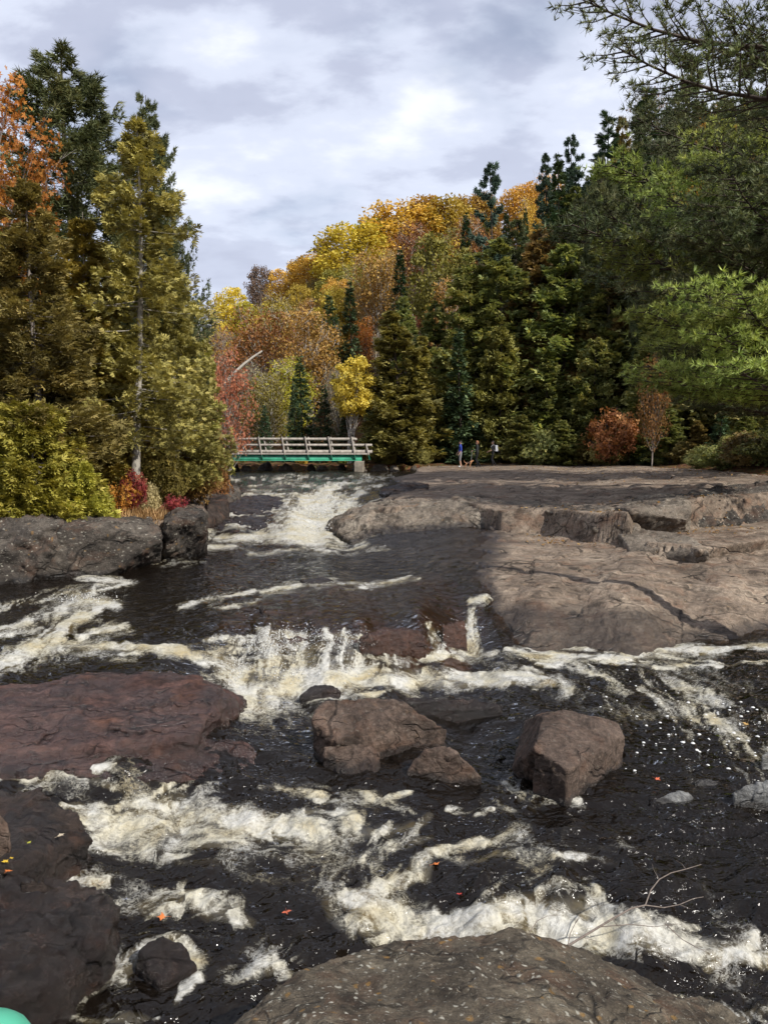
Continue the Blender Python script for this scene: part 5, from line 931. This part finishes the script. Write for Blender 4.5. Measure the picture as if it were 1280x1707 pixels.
# the near pine on the right: trunk and single boughs -----------------
BOUGHS = [tuple(m.mesh(nm, [mt], sm) for m, nm, mt, sm in zip(bough(5.0, s_, dn), ('bough', 'needles'), (BARK_D, LM['pine']), (True, False))) for s_, dn in ((61, .95), (62, .95), (63, .9))]
BOUGHS.append(tuple(m.mesh(nm, [mt], sm) for m, nm, mt, sm in zip(bough(5.0, 64, .85, .115, width=.33, lift=.02), ('bough', 'needles'), (BARK_D, LM['pine']), (True, False))))
def near_pine(px, Y, h, label, tips, trunk_r=0.3):
    X = (px-640)/FPX*Y*1.02; z = tz(X, Y); r = thing('pine_tree', label, 'tree', (X, Y, z)); tg, ax = trunk_geo(h, trunk_r, int(px), 0.012)
    link('trunk', tg.mesh('trunk', [BARK_D], True), r)
    for k, (tx, ty, tY, rise, mat, v) in enumerate(tips):
        tip = PY(tx, ty, tY)-np.array((X, Y, z)); d = math.hypot(tip[0], tip[1]); zb = np.clip(tip[2]-rise*d, 1.2, h*0.97); p0 = ax(np.array([zb]))[0]; v3 = Vector(tip-p0); L = v3.length
        bm_, nm_ = BOUGHS[v]; b = link('bough', bm_, r); xa = v3.normalized(); ya = Vector((0, 0, 1)).cross(xa).normalized(); za = xa.cross(ya)
        b.matrix_local = Matrix(((xa.x, ya.x, za.x, p0[0]), (xa.y, ya.y, za.y, p0[1]), (xa.z, ya.z, za.z, p0[2]), (0, 0, 0, 1)))@Matrix.Diagonal((L/5.0, L/5.0*(0.85+0.3*trng.random()), L/5.0, 1))
        n = link('needles', nm_, b); n.material_slots[0].link = 'OBJECT'; n.material_slots[0].material = LM[mat]
near_pine(1345, 25, 22, 'large near pine at the right edge with layered bright green boughs reaching over the slab', [
 (1072,560,22.5,.05,'sunlit_pine',0),(1165,515,21,.05,'sunlit_pine',1),(1090,648,22,.0,'sunlit_pine',2),(1190,600,20.5,.02,'sunlit_pine',0),(1235,650,20,.0,'sunlit_pine',1),(1130,610,23,.02,'pine',2),(1250,530,19.8,.08,'sunlit_pine',2),
 (1150,430,22,.1,'pine',0),(1200,400,21,.1,'pine',2),(1095,350,24,.12,'sunlit_pine',1),(1180,310,22,.15,'pine',0),(1240,330,20.5,.12,'pine',2),(1185,245,22.5,.15,'sunlit_pine',1),(1240,215,21,.2,'pine',0),
 (1215,140,23,.2,'pine',2),(1260,440,23,.1,'pine',0),(1250,90,25,.2,'pine',1),(1420,600,21,.05,'pine',0),(1460,300,24,.1,'pine',2)])
near_pine(1375, 34, 19, 'second pine deeper on the right bank with darker boughs', [
 (945,425,32,.08,'pine',0),(990,390,33,.1,'pine',1),(1030,440,31,.08,'sunlit_pine',2),(1010,320,32,.1,'sunlit_pine',0),(1060,230,33,.15,'pine',1),(1100,520,30,.05,'pine',1),(1180,560,30,.0,'pine',1),(1200,620,30,.0,'pine',0),(1160,680,31,.0,'pine',2)], .26)
near_pine(1560, 12.6, 14.5, 'pine outside the right edge whose thin dark bough hangs into the sky', [
 (958,4,13.0,.16,'pine',3),(1024,86,12.2,.12,'pine',3),(1110,60,13.4,.15,'pine',3),(1190,30,13.4,.15,'pine',3),(1225,105,14.0,.12,'pine',3)], .24)
# ------------------------------------------------------------------ footbridge
M_GREEN = plain('green_paint', (0.07, 0.34, 0.22), 0.45, 0.35, 2.0, 0.05, 0.4); M_GREEN_D = plain('dark_green_paint', (0.02, 0.12, 0.075), 0.5, 0.2, 3.0, 0.05)
M_WOOD = plain('weathered_wood', (0.30, 0.27, 0.235), 0.85, 0.35, 5.0, 0.3); M_CONC = plain('concrete', (0.22, 0.19, 0.15), 0.9, 0.25, 4.0, 0.3)
def mesh_obj(name, g, mats, parent=None, smooth=False, loc=None): return link(name, g.mesh(name, mats, smooth), parent, loc)
BX0, BX1, BY, BD = -17.0, -1.5, 52.2, 2.0; ZB, ZT, ZR = 3.06, 3.48, 4.63; slope = 0.020
br = thing('footbridge', 'flat footbridge with a bright green steel beam and grey wooden railings over the river', 'bridge', (-9, BY, 2.3))
def brl(v): return np.array(v)-np.array((-9, BY, 2.3))
for dy in (0.0, BD):
    g = Geo(); L = BX1-BX0; c = brl(((BX0+BX1)/2, BY+dy, (ZB+ZT)/2)); g.box(c, (L, 0.03, ZT-ZB)); g.box(c+np.array((0, 0, 0.197)), (L, 0.2, 0.026)); g.box(c-np.array((0, 0, 0.197)), (L, 0.2, 0.026)); mesh_obj('beam', g, [M_GREEN], br)
g = Geo(); g.box(brl(((BX0+BX1)/2+0.2, BY+BD/2, ZT+0.035)), (BX1-BX0+0.6, BD+0.35, 0.06)); mesh_obj('deck', g, [M_WOOD], br)
xs = [-2.1-1.565*k for k in range(10)]
for dy in (-0.14, BD+0.14):
    for x in xs+[-1.15]:
        g = Geo(); zt = ZR+0.06 if x < -1.5 else ZR-0.42; a = brl((x-0.09, BY+dy, zt)); b = brl((x+0.11, BY+dy, ZT-0.02)); g.tube([a, b], [.055, .06], 4); mesh_obj('post', g, [M_WOOD], br)
        if dy < 0:
            g = Geo(); g.tube([brl((x+0.10, BY-0.13, ZT-0.01)), brl((x+0.17, BY-0.07, ZB+0.06))], [.05, .045], 4); mesh_obj('bracket', g, [M_GREEN_D], br)
    for zc, hh in ((ZR-0.09, .15), (ZR-0.50, .15), (ZR-0.95, .19)):
        g = Geo(); end = -1.9 if zc > ZR-0.2 else -0.8; g.box(brl(((BX0+end)/2, BY+dy+(0.075 if dy < 0 else -0.075), zc)), (end-BX0, 0.045, hh)); mesh_obj('rail', g, [M_WOOD], br)
rock('abutment', [np.array([(x, y, z) for x in (-2.0, -1.4) for y in (51.95, 54.6) for z in (2.0, 3.04)])], 0.05, 0.012, 2.0, M_CONC, 0.05, seed=301, facets=0, label='pale concrete abutment under the right end of the footbridge', cat='abutment')
# ------------------------------------------------------------------ hikers and the dog
def skin_body(name, J, bones, mats, sub=1, parent=None):
    """J: joint -> (xyz, radius); bones: (a, b, material index)"""
    bm = bmesh.new(); keys = list(J); vs = {k: bm.verts.new(J[k][0]) for k in keys}
    for a, b, m in bones: bm.edges.new((vs[a], vs[b]))
    me = bpy.data.meshes.new(name); bm.to_mesh(me); bm.free(); o = bpy.data.objects.new(name, me); _tmp.objects.link(o)
    md = o.modifiers.new('k', 'SKIN'); md.use_smooth_shade = True
    for i, k in enumerate(keys):
        r = J[k][1]; me.skin_vertices[0].data[i].radius = (r, r) if not isinstance(r, tuple) else r; me.skin_vertices[0].data[i].use_root = (k == 'pelvis')
    o.modifiers.new('s', 'SUBSURF').levels = sub
    dg = bpy.context.evaluated_depsgraph_get(); out = bpy.data.meshes.new_from_object(o.evaluated_get(dg)); bpy.data.objects.remove(o)
    out.materials.clear()
    for m in mats: out.materials.append(m)
    seg = [(np.array(J[a][0], float), np.array(J[b][0], float), m, 0.5*((J[a][1] if not isinstance(J[a][1], tuple) else max(J[a][1]))+(J[b][1] if not isinstance(J[b][1], tuple) else max(J[b][1])))) for a, b, m in bones]
    for p in out.polygons:
        c = np.array(p.center); best = 9; bi = 0
        for a, b, m, r in seg:
            t = np.clip((c-a)@(b-a)/((b-a)@(b-a)), 0, 1); d = np.linalg.norm(c-a-t*(b-a))-r
            if d < best: best, bi = d, m
        p.material_index = bi; p.use_smooth = True
    out.name = name; return link(name, out, parent)
SKIN = plain('skin', (0.42, 0.25, 0.18), 0.6, 0.05); HAIR_D = plain('dark_hair', (0.02, 0.013, 0.01), 0.6, 0.3, 40); HAIR_R = plain('auburn_hair', (0.22, 0.09, 0.04), 0.6, 0.3, 40)
cl = lambda n, c: plain(n, c, 0.85, 0.15, 12, 0.2)
BLUE = cl('blue_cloth', (0.025, 0.05, 0.30)); GREYC = cl('grey_cloth', (0.20, 0.20, 0.21)); WHITE = cl('white_cloth', (0.7, 0.7, 0.7)); BLACK = cl('black_cloth', (0.008, 0.008, 0.010)); CHAR = cl('charcoal_cloth', (0.022, 0.024, 0.024)); PACK = cl('light_grey_cloth', (0.45, 0.47, 0.5)); EYEM = plain('eye', (0.02, 0.015, 0.01), 0.3, 0.0)
def person(label, px, Y, ht, mats, arms, legs, hair, long_hair, face=90, head_tilt=0.0):
    X = (px-640)/FPX*Y*0.999; z = tz(X, Y)+0.01; r = thing('person', label, 'person', (X, Y, z), R(face)); k = ht/1.75; r.scale = (k, k, k)
    J = {'pelvis': ((0, 0, .95), (.16, .115)), 'waist': ((0, 0, 1.08), (.15, .105)), 'chest': ((0, .01, 1.30), (.185, .12)), 'neckb': ((0, 0, 1.46), (.075, .075)), 'neck': ((0, .01, 1.52), (.055, .058)), 'head': ((0, .025+head_tilt*.02, 1.63), (.078, .098)), 'crown': ((0, .015, 1.72), (.062, .075))}
    B = [('pelvis', 'waist', 1), ('waist', 'chest', 0), ('chest', 'neckb', 0), ('neckb', 'neck', 3), ('neck', 'head', 3), ('head', 'crown', 3)]
    for s, nm, (el, hd) in ((-1, 'l', arms[0]), (1, 'r', arms[1])):
        J['sh'+nm] = ((s*.20, 0, 1.41), .062); J['el'+nm] = (el, .045); J['wr'+nm] = (hd, .032)
        e = np.array(hd, float); d = unit(e-np.array(el, float)); sd_ = unit(np.cross(d, (0, 0, 1))+1e-3); J['pa'+nm] = (tuple(e+d*.06), (.042, .022))
        B += [('chest', 'sh'+nm, 0), ('sh'+nm, 'el'+nm, 0), ('el'+nm, 'wr'+nm, arms[2]), ('wr'+nm, 'pa'+nm, 3)]
        for f in range(4):
            o = (f-1.5)*.021; l = (.07, .085, .08, .06)[f]; p1 = e+d*.10+sd_*o; p2 = p1+d*l*.5+np.array((0, 0, -.012)); J[f'f{f}{nm}'] = (tuple(p1), .011); J[f'g{f}{nm}'] = (tuple(p2+d*.02+np.array((0, 0, -.02))), .009); B += [('pa'+nm, f'f{f}{nm}', 3), (f'f{f}{nm}', f'g{f}{nm}', 3)]
        p1 = e+d*.05+sd_*(-.05*s); J['t'+nm] = (tuple(p1), .012); J['u'+nm] = (tuple(p1+d*.04-sd_*.02*s), .010); B += [('pa'+nm, 't'+nm, 3), ('t'+nm, 'u'+nm, 3)]
    for s, nm, (kn, an, toe) in ((-1, 'l', legs[0]), (1, 'r', legs[1])):
        J['hip'+nm] = ((s*.095, 0, .90), (.095, .10)); J['kn'+nm] = (kn, .062); J['an'+nm] = (an, .043); J['ft'+nm] = (toe, (.045, .03))
        J['md'+nm] = (tuple((np.array(J['hip'+nm][0])*.35+np.array(kn)*.65)), .075)
        B += [('pelvis', 'hip'+nm, 1), ('hip'+nm, 'md'+nm, 1), ('md'+nm, 'kn'+nm, 1), ('kn'+nm, 'an'+nm, legs[2]), ('an'+nm, 'ft'+nm, 4)]
    skin_body('body', J, B, mats, 1, r)
    hd = np.array(J['head'][0]); g = Geo()                # hair: a cap that follows the skull, longer at the back
    th = np.linspace(0, 1.75, 8); ph = np.linspace(0, 2*np.pi, 15)[:-1]
    V = []
    for t in th:
        for p in ph:
            back = -math.sin(p); tt = t*(0.72+0.28*back+0.12*abs(math.cos(p))); V.append(hd+np.array((.094*math.sin(tt)*math.cos(p), .112*math.sin(tt)*math.sin(p)-.012, .04+.115*math.cos(tt)-(0.16*long_hair*max(0, back)*max(0, t-1.0)))))
    n = len(ph); F = [(i*n+j, i*n+(j+1) % n, (i+1)*n+(j+1) % n, (i+1)*n+j) for i in range(len(th)-1) for j in range(n)]; g.add(V, F); mesh_obj('hair', g, [hair], r, True)
    for s in (-1, 1):
        g = Geo(); g.tube([hd+np.array((s*.033, .088, .012)), hd+np.array((s*.033, .097, .012))], [.012, .008], 6); mesh_obj('eye', g, [EYEM], r)
        g = Geo(); g.tube([hd+np.array((s*.083, -.005, .02)), hd+np.array((s*.095, -.012, -.02))], [.018, .012], 6); mesh_obj('ear', g, [SKIN], r)
    g = Geo(); g.tube([hd+np.array((0, .09, .02)), hd+np.array((0, .12, -.012)), hd+np.array((0, .095, -.02))], [.010, .017, .012], 6); mesh_obj('nose', g, [SKIN], r)
    g = Geo(); g.box(hd+np.array((0, .098, -.048)), (.045, .008, .010)); mesh_obj('mouth', g, [plain('lips', (0.3, 0.12, 0.1))], r)
    return r
walk = lambda a: (((-.10, .10*a, .50), (-.10, -.02*a, .08), (-.11, .14-.02*a, .035)), ((.10, .05*a, .50), (.10, -.20*a, .10), (.11, -.06-.1*a, .035)))
lw = walk(1.0); lw2 = walk(0.4)
PM = person('person in a blue T-shirt, grey shorts and white shoes, leftmost of the hikers', 767, 51.4, 1.74, [BLUE, GREYC, SKIN, SKIN, WHITE], (((-.27, -.02, 1.13), (-.24, .12, .92)), ((.27, .02, 1.13), (.24, .16, .95)), 3), (lw2[0], lw2[1], 3), HAIR_D, 0, 95, -1)
PW = person('person with auburn hair in a dark jacket holding the dog lead, middle of the hikers', 795, 51.6, 1.74, [CHAR, BLACK, SKIN, SKIN, CHAR], (((-.27, .05, 1.14), (-.22, .30, 1.10)), ((.27, .0, 1.13), (.25, .14, .93)), 0), (lw[0], lw[1], 1), HAIR_R, 1, 88)
PB_ = person('person in black clothes carrying a light grey backpack, rightmost of the hikers', 821, 51.9, 1.68, [BLACK, BLACK, SKIN, SKIN, BLACK], (((-.25, .04, 1.13), (-.14, .28, 1.05)), ((.25, .04, 1.13), (.12, .28, 1.03)), 3), (lw[0], lw[1], 1), HAIR_D, 1, 85)
bp = thing('backpack', 'light grey backpack on the back of the rightmost hiker', 'backpack', PB_.location, R(85)); bp.scale = PB_.scale
rockV, rockN, rockF = remeshed([np.array([(x*.15, -.15-y*.17, 1.02+z*.44) for x in (-1, 1) for y in (0, 1) for z in (0.04, .5, 1)])*1.0], .02, 4); link('bag', make_mesh('bag', rockV, rockF, None, True, [PACK]), bp)
rockV, rockN, rockF = remeshed([np.array([(x*.11, -.30-y*.06, 1.05+z*.2) for x in (-1, 1) for y in (0, 1) for z in (0, 1)])], .02, 3); link('front_pocket', make_mesh('front_pocket', rockV, rockF, None, True, [GREYC]), bp)
for s in (-1, 1):
    g = Geo(); g.tube([(s*.11, -.16, 1.42), (s*.12, -.03, 1.51), (s*.13, .13, 1.38), (s*.16, .06, 1.18), (s*.13, -.15, 1.08)], .022, 5); mesh_obj('strap', g, [GREYC], bp, True)
FUR = plain('tan_fur', (0.34, 0.17, 0.085), 0.9, 0.3, 18, 0.5); FURD = plain('dark_fur', (0.05, 0.03, 0.022), 0.9, 0.3, 18, 0.5)
dX = (780-640)/FPX*51.0; dz = tz(dX, 51.0)
dog = thing('dog', 'small tan dog with a dark back standing beside the hikers on a lead', 'dog', (dX, 51.0, dz+.01), R(-75)); dog.scale = (.95, .95, .95)
J = {'pelvis': ((0, -.17, .31), (.06, .075)), 'belly': ((0, -.03, .31), (.062, .075)), 'chest': ((0, .13, .30), (.07, .10)), 'neck': ((0, .22, .40), .055), 'skull': ((0, .29, .48), (.055, .052)), 'muzzle': ((0, .37, .46), .030), 'nose': ((0, .41, .455), .020), 'tail1': ((0, -.26, .36), .022), 'tail2': ((0, -.32, .45), .016), 'tail3': ((0, -.29, .53), .010),
     'earl': ((-.04, .27, .54), .020), 'earle': ((-.055, .26, .585), .008), 'earr': ((.04, .27, .54), .020), 'earre': ((.055, .26, .585), .008)}
B = [('pelvis', 'belly', 1), ('belly', 'chest', 1), ('chest', 'neck', 0), ('neck', 'skull', 0), ('skull', 'muzzle', 0), ('muzzle', 'nose', 1), ('pelvis', 'tail1', 0), ('tail1', 'tail2', 0), ('tail2', 'tail3', 0), ('skull', 'earl', 1), ('earl', 'earle', 1), ('skull', 'earr', 1), ('earr', 'earre', 1)]
for s, n in ((-1, 'l'), (1, 'r')):
    J.update({'sh'+n: ((s*.055, .14, .24), .036), 'wr'+n: ((s*.055, .13, .10), .020), 'pw'+n: ((s*.055, .15, .02), .020), 'th'+n: ((s*.055, -.15, .24), .048), 'hk'+n: ((s*.055, -.24, .12), .021), 'hp'+n: ((s*.055, -.20, .02), .020)})
    B += [('chest', 'sh'+n, 0), ('sh'+n, 'wr'+n, 0), ('wr'+n, 'pw'+n, 0), ('pelvis', 'th'+n, 0), ('th'+n, 'hk'+n, 0), ('hk'+n, 'hp'+n, 0)]
skin_body('body', J, B, [FUR, FURD], 1, dog)
bpy.context.view_layer.update()
hand = np.array(PW.matrix_world@Vector((-.22, .37, 1.09))); nk = np.array(dog.matrix_world@Vector((0, .2, .44))); q = np.linspace(0, 1, 8)[:, None]
g = Geo(); g.tube(hand+(nk-hand)*q-np.array((0, 0, .10))*np.sin(q*np.pi), .011, 5); tag(mesh_obj('dog_lead', g, [GREYC]), 'thin dog lead between the auburn haired hiker and the tan dog', 'dog lead')
# ------------------------------------------------------------------ green guard rail beside the photographer
pc = ray(-24, 1778); pc = pc/np.linalg.norm(pc)*0.95+np.array((0, 0, EYE)); gz = tz(pc[0], pc[1])-.05
rl = thing('guard_rail', 'round topped bright green metal guard rail in the bottom left corner', 'railing', (pc[0], pc[1], gz))
th = np.linspace(0, np.pi/2, 6); g = Geo(); rr = .046
g.tube([(0, 0, 0), (0, 0, pc[2]-gz)]+[(0, 0, pc[2]-gz+rr*math.sin(t)) for t in th[1:]], [rr, rr]+[rr*math.cos(t)+.0005 for t in th[1:]], 20); mesh_obj('post', g, [M_GREEN], rl, True)
g = Geo(); g.tube([(0, 0, pc[2]-gz-.05), (-.6, -.35, pc[2]-gz-.05), (-2.2, -1.2, pc[2]-gz-.05)], .03, 12); mesh_obj('rail', g, [M_GREEN], rl, True)
g = Geo(); g.tube([(-1.9, -1.04, 0), (-1.9, -1.04, pc[2]-gz-.05)], .04, 12); mesh_obj('post', g, [M_GREEN], rl, True)
# ------------------------------------------------------------------ twig, leaves
TW = plain('dry_twig', (0.16, 0.13, 0.11), 0.8, 0.3, 30, 0.3)
tw = Geo()
def tl(pts, r0, r1): tw.tube([PY(*p) for p in pts], np.linspace(r0, r1, len(pts)), 6, tint=.5)
tl([(944,1578,5.22),(985,1553,5.35),(1020,1532,5.5),(1052,1514,5.6),(1075,1509,5.66),(1084,1484,5.75),(1098,1466,5.85),(1118,1455,5.95),(1142,1449,6.05),(1168,1441,6.15)], .009, .0025)
tl([(1075,1509,5.66),(1106,1513,5.7),(1132,1508,5.75),(1155,1498,5.8),(1172,1495,5.85)], .005, .002); tl([(1000,1545,5.42),(1050,1541,5.5),(1090,1545,5.6),(1130,1540,5.65)], .004, .0015)
tl([(946,1577,5.22),(950,1556,5.3),(958,1540,5.36),(966,1524,5.42)], .004, .0015); tl([(958,1540,5.36),(968,1526,5.36)], .0025, .001); tl([(1098,1466,5.85),(1090,1452,5.9),(1086,1440,5.95)], .003, .001); tl([(1142,1449,6.05),(1136,1440,6.1),(1126,1434,6.15)], .0025, .001); tl([(1132,1508,5.75),(1150,1515,5.8)], .0025, .001)
tl([(1108,1540,5.6),(1135,1565,5.55),(1160,1580,5.5),(1185,1586,5.5)], .0035, .001); tl([(880,1557,5.3),(895,1535,5.4),(912,1527,5.45),(936,1525,5.5)], .003, .001); tl([(1020,1532,5.5),(1030,1545,5.45),(1042,1556,5.42)], .0025, .001); tl([(1135,1565,5.55),(1200,1600,5.45)], .002, .001); tl([(970,1562,5.3),(990,1568,5.3),(1000,1570,5.3)], .002, .001)
tag(mesh_obj('twig', tw, [TW], None, True), 'bare forked twig jutting from the largest boulder over the white chute', 'twig')
def maple_leaf(sz, seed):
    rg = np.random.default_rng(seed); A = [(-90, .45), (-64, .16), (-42, .62), (-26, .34), (-8, .42), (20, .95), (38, .55), (52, .62), (72, .5), (90, 1.0)]
    ang = [a for a, _ in A]+[180-a for a, _ in A[:-1][::-1]]; rad = [r for _, r in A]+[r for _, r in A[:-1][::-1]]
    V = [(0, 0, 0.03*sz)]+[(sz*r*math.cos(R(a)), sz*r*math.sin(R(a)), rg.normal(.0, .08)*sz+0.10*sz*r*math.cos(R(2*a))) for a, r in zip(ang, rad)]; n = len(ang)
    g = Geo(); g.add(V, [(0, 1+i, 1+(i+1) % n) for i in range(n)]); g.tube([(0, -.4*sz, 0), (0.05*sz, -.8*sz, .03*sz), (.02*sz, -1.2*sz, .05*sz)], .02*sz, 4); return g
LEAFM = {k: plain(k+'_fallen_leaf', c, 0.55, 0.25, 20, 0.2) for k, c in {'orange': (.55, .16, .04), 'coral': (.50, .12, .06), 'red': (.45, .05, .04), 'yellow': (.55, .36, .04), 'pale': (.5, .42, .30), 'lime': (.36, .36, .05), 'tan': (.45, .28, .10)}.items()}
def leaf_at(px, py, z, sz, col, label, seed, on=None):
    p = Pz(px, py, z); g = maple_leaf(sz, seed); o = mesh_obj('maple_leaf', g, [LEAFM[col]], None, False, p); o.rotation_euler = (0.15*math.sin(seed), 0.2*math.cos(seed*3), seed*1.7); tag(o, label, 'leaf', 'fallen leaves')
def wz(px, py, z0):
    p = Pz(px, py, z0)
    for _ in range(3):
        zz = float(water_height(np.array([p[0]]), np.array([p[1]]))[0][0]); p = Pz(px, py, zz)
    return zz+.015
leaf_at(272, 1528, wz(272, 1528, .08), .055, 'orange', 'orange maple leaf floating in thin foam at the lower left', 1)
leaf_at(478, 1519, wz(478, 1519, .1), .050, 'coral', 'coral orange maple leaf floating on dark water left of the white chute', 2)
leaf_at(725, 1440, wz(725, 1440, .24), .050, 'orange', 'bright orange maple leaf caught in foam above the white chute', 3)
leaf_at(766, 1490, wz(766, 1490, .24), .036, 'red', 'red leaf floating just above the white chute', 4)
leaf_at(1243, 1206, wz(1243, 1206, .46), .05, 'tan', 'tan leaf floating among bubbles on the right pool', 5)
leaf_at(1094, 1298, wz(1094, 1298, .4), .05, 'coral', 'dull reddish leaf under the water right of the tilted boulder', 6)
leaf_at(101, 1392, .60, .045, 'pale', 'pale curled leaf near the front edge of the leaf covered block', 7)
leaf_at(10, 1436, .56, .04, 'yellow', 'yellow leaf at the left edge on the dark block', 8)
leaf_at(20, 1430, .56, .035, 'yellow', 'second yellow leaf touching the one at the left edge', 9)
leaf_at(48, 1404, .64, .03, 'lime', 'small lime yellow leaf in the middle of the dark block', 10)
leaf_at(14, 1452, .53, .045, 'orange', 'orange brown leaf at the left edge below the yellow ones', 11)
leaf_at(170, 1472, wz(170, 1472, .12), .045, 'pale', 'pale leaf at the right end of the small foam patch', 12)
leaf_at(1268, 1006, tz(*Pz(1268, 1006, .85)[:2])+.03, .09, 'pale', 'pale leaf lying on the lower slab at the right edge', 13)
# ------------------------------------------------------------------ loose stuff: litter, dry grass, spray, bubbles
def scatter(name, P, size, cols, kind_label, seed, flat=0.25, T=T_LEAF):
    rg = np.random.default_rng(seed); n = len(P); g = Geo(); g.sprays(P, unit(rg.normal(size=(n, 3))*np.array((1, 1, flat))), unit(np.array((0, 0, 1))+rg.normal(size=(n, 3))*flat), size*(0.6+0.8*rg.random(n)), T[0], T[1], rg.random(n))
    o = mesh_obj(name, g, [leaf_mat(name, cols, .2)]); tag(o, kind='stuff'); return o
rg = np.random.default_rng(77)
def drop(x, y, lift=.02): z, reg, zw = terrain(x, y); k = z > zw+.05; return xyz(x, y, z+lift)[k]
x = np.concatenate([rg.uniform(4.0, 10.5, 500), rg.uniform(7, 18, 700), rg.uniform(3, 15, 500)]); y = np.concatenate([rg.uniform(20.5, 23.5, 500), rg.uniform(30, 48, 700), rg.uniform(44, 53, 500)])
scatter('leaf_litter', drop(x, y), .085, [(.12, .05, .02), (.26, .12, .04), (.42, .24, .09)], '', 3)
x = rg.uniform(-9.5, -5.6, 1500); y = rg.uniform(17.5, 25, 1500); P = drop(x, y); scatter('leaf_litter', P, .07, [(.14, .07, .025), (.32, .17, .05), (.48, .28, .1)], '', 4)
x = rg.normal(-6.4, .7, 2600); y = rg.normal(22.2, .9, 2600); P = drop(x, y, .0); n = len(P); g = Geo(); g.sprays(P, unit(np.array((0, 0, 1))+rg.normal(size=(n, 3))*.45), unit(rg.normal(size=(n, 3))), .30*(.5+.8*rg.random(n)), *kite((0,), (1.0,), .035), rg.random(n))
tag(mesh_obj('dry_grass', g, [leaf_mat('dry_grass', [(.18, .11, .04), (.34, .22, .08), (.48, .34, .15)], .2)]), kind='stuff')
def droplets(spots, seed):
    rg = np.random.default_rng(seed); Ps = []; Ss = []
    for (px, py, z, n, sx, sz, sr) in spots:
        c = Pz(px, py, z); dep = c[1]; Ps.append(np.stack([c[0]+rg.normal(0, sx, n), c[1]+rg.normal(0, .18, n), z+np.abs(rg.normal(0, sz, n))-.02], 1)); Ss.append(sr*(0.4+rg.random(n)**3*1.6))
    P = np.concatenate(Ps); S = np.concatenate(Ss); T = np.array([(1, 0, -.5), (-.5, .87, -.5), (-.5, -.87, -.5), (0, 0, 1.1)]); F = np.array([(0, 1, 3), (1, 2, 3), (2, 0, 3), (0, 2, 1)])
    g = Geo(); n = len(P); g.sprays(P, unit(rg.normal(size=(n, 3))), unit(rg.normal(size=(n, 3))), S, T, F, np.full(n, .5)); return g
M_DROP = plain('spray_drops', (0.62, 0.62, 0.6), 0.2, 0.05, spec=0.5)
g = droplets([(450,1085,.8,700,.22,.17,.009),(500,1075,.85,500,.22,.15,.008),(575,1075,.85,500,.24,.14,.008),(470,1130,.55,500,.35,.10,.009),(560,1125,.55,350,.3,.09,.008),(785,1055,.8,260,.08,.12,.008),(725,1070,.7,160,.10,.10,.008),(395,1120,.7,260,.2,.09,.008),
 (530,862,1.5,600,.7,.25,.018),(560,846,1.8,400,.4,.25,.018),(520,884,1.25,500,1.0,.15,.018),(250,1335,.38,160,.22,.10,.004),(180,1360,.3,100,.25,.07,.004),(140,1000,1.05,220,.35,.08,.011),(600,1505,.12,70,.12,.07,.003),(900,1510,.22,90,.45,.05,.003),(1100,1575,.06,60,.3,.05,.003),(450,1628,.02,50,.15,.05,.003)], 9)
tag(mesh_obj('water_spray', g, [M_DROP], None, True), kind='stuff')
rg = np.random.default_rng(31); px = np.concatenate([rg.normal(1150, 70, 130), rg.normal(1200, 60, 70), rg.uniform(980, 1280, 80)]); py = np.concatenate([rg.normal(1195, 30, 130), rg.normal(1225, 22, 70), rg.uniform(1120, 1290, 80)])
P = np.array([Pz(a, b, .47) for a, b in zip(px, py)]); P[:, 2] = water_height(P[:, 0], P[:, 1])[0]-.002
g = Geo()
a = np.arange(8)*np.pi/4; T = np.vstack([np.stack([np.cos(a), np.sin(a), 0*a], 1), np.stack([.6*np.cos(a), .6*np.sin(a), 0*a+.35], 1), [(0, 0, .5)]]); F4 = np.array([(i, (i+1) % 8, 8+(i+1) % 8, 8+i) for i in range(8)])
n = len(P); g.sprays(P, np.tile((1.0, 0, 0), (n, 1)), np.tile((0, 0, 1.0), (n, 1)), .014*(.3+rg.random(n)**3*1.8), T, F4, np.full(n, .5)); g2 = np.array([(8+i, 8+(i+1) % 8, 16) for i in range(8)]); Fc = (g2[None]+(np.arange(n)*17)[:, None, None]).reshape(-1, 3); g.F[3] = [Fc]; g.M[3] = [np.zeros(len(Fc), int)]
tag(mesh_obj('foam_bubbles', g, [M_DROP], None, True), kind='stuff')
COL.children.unlink(_tmp) if _tmp.name in COL.children else None
bpy.data.collections.remove(_tmp)
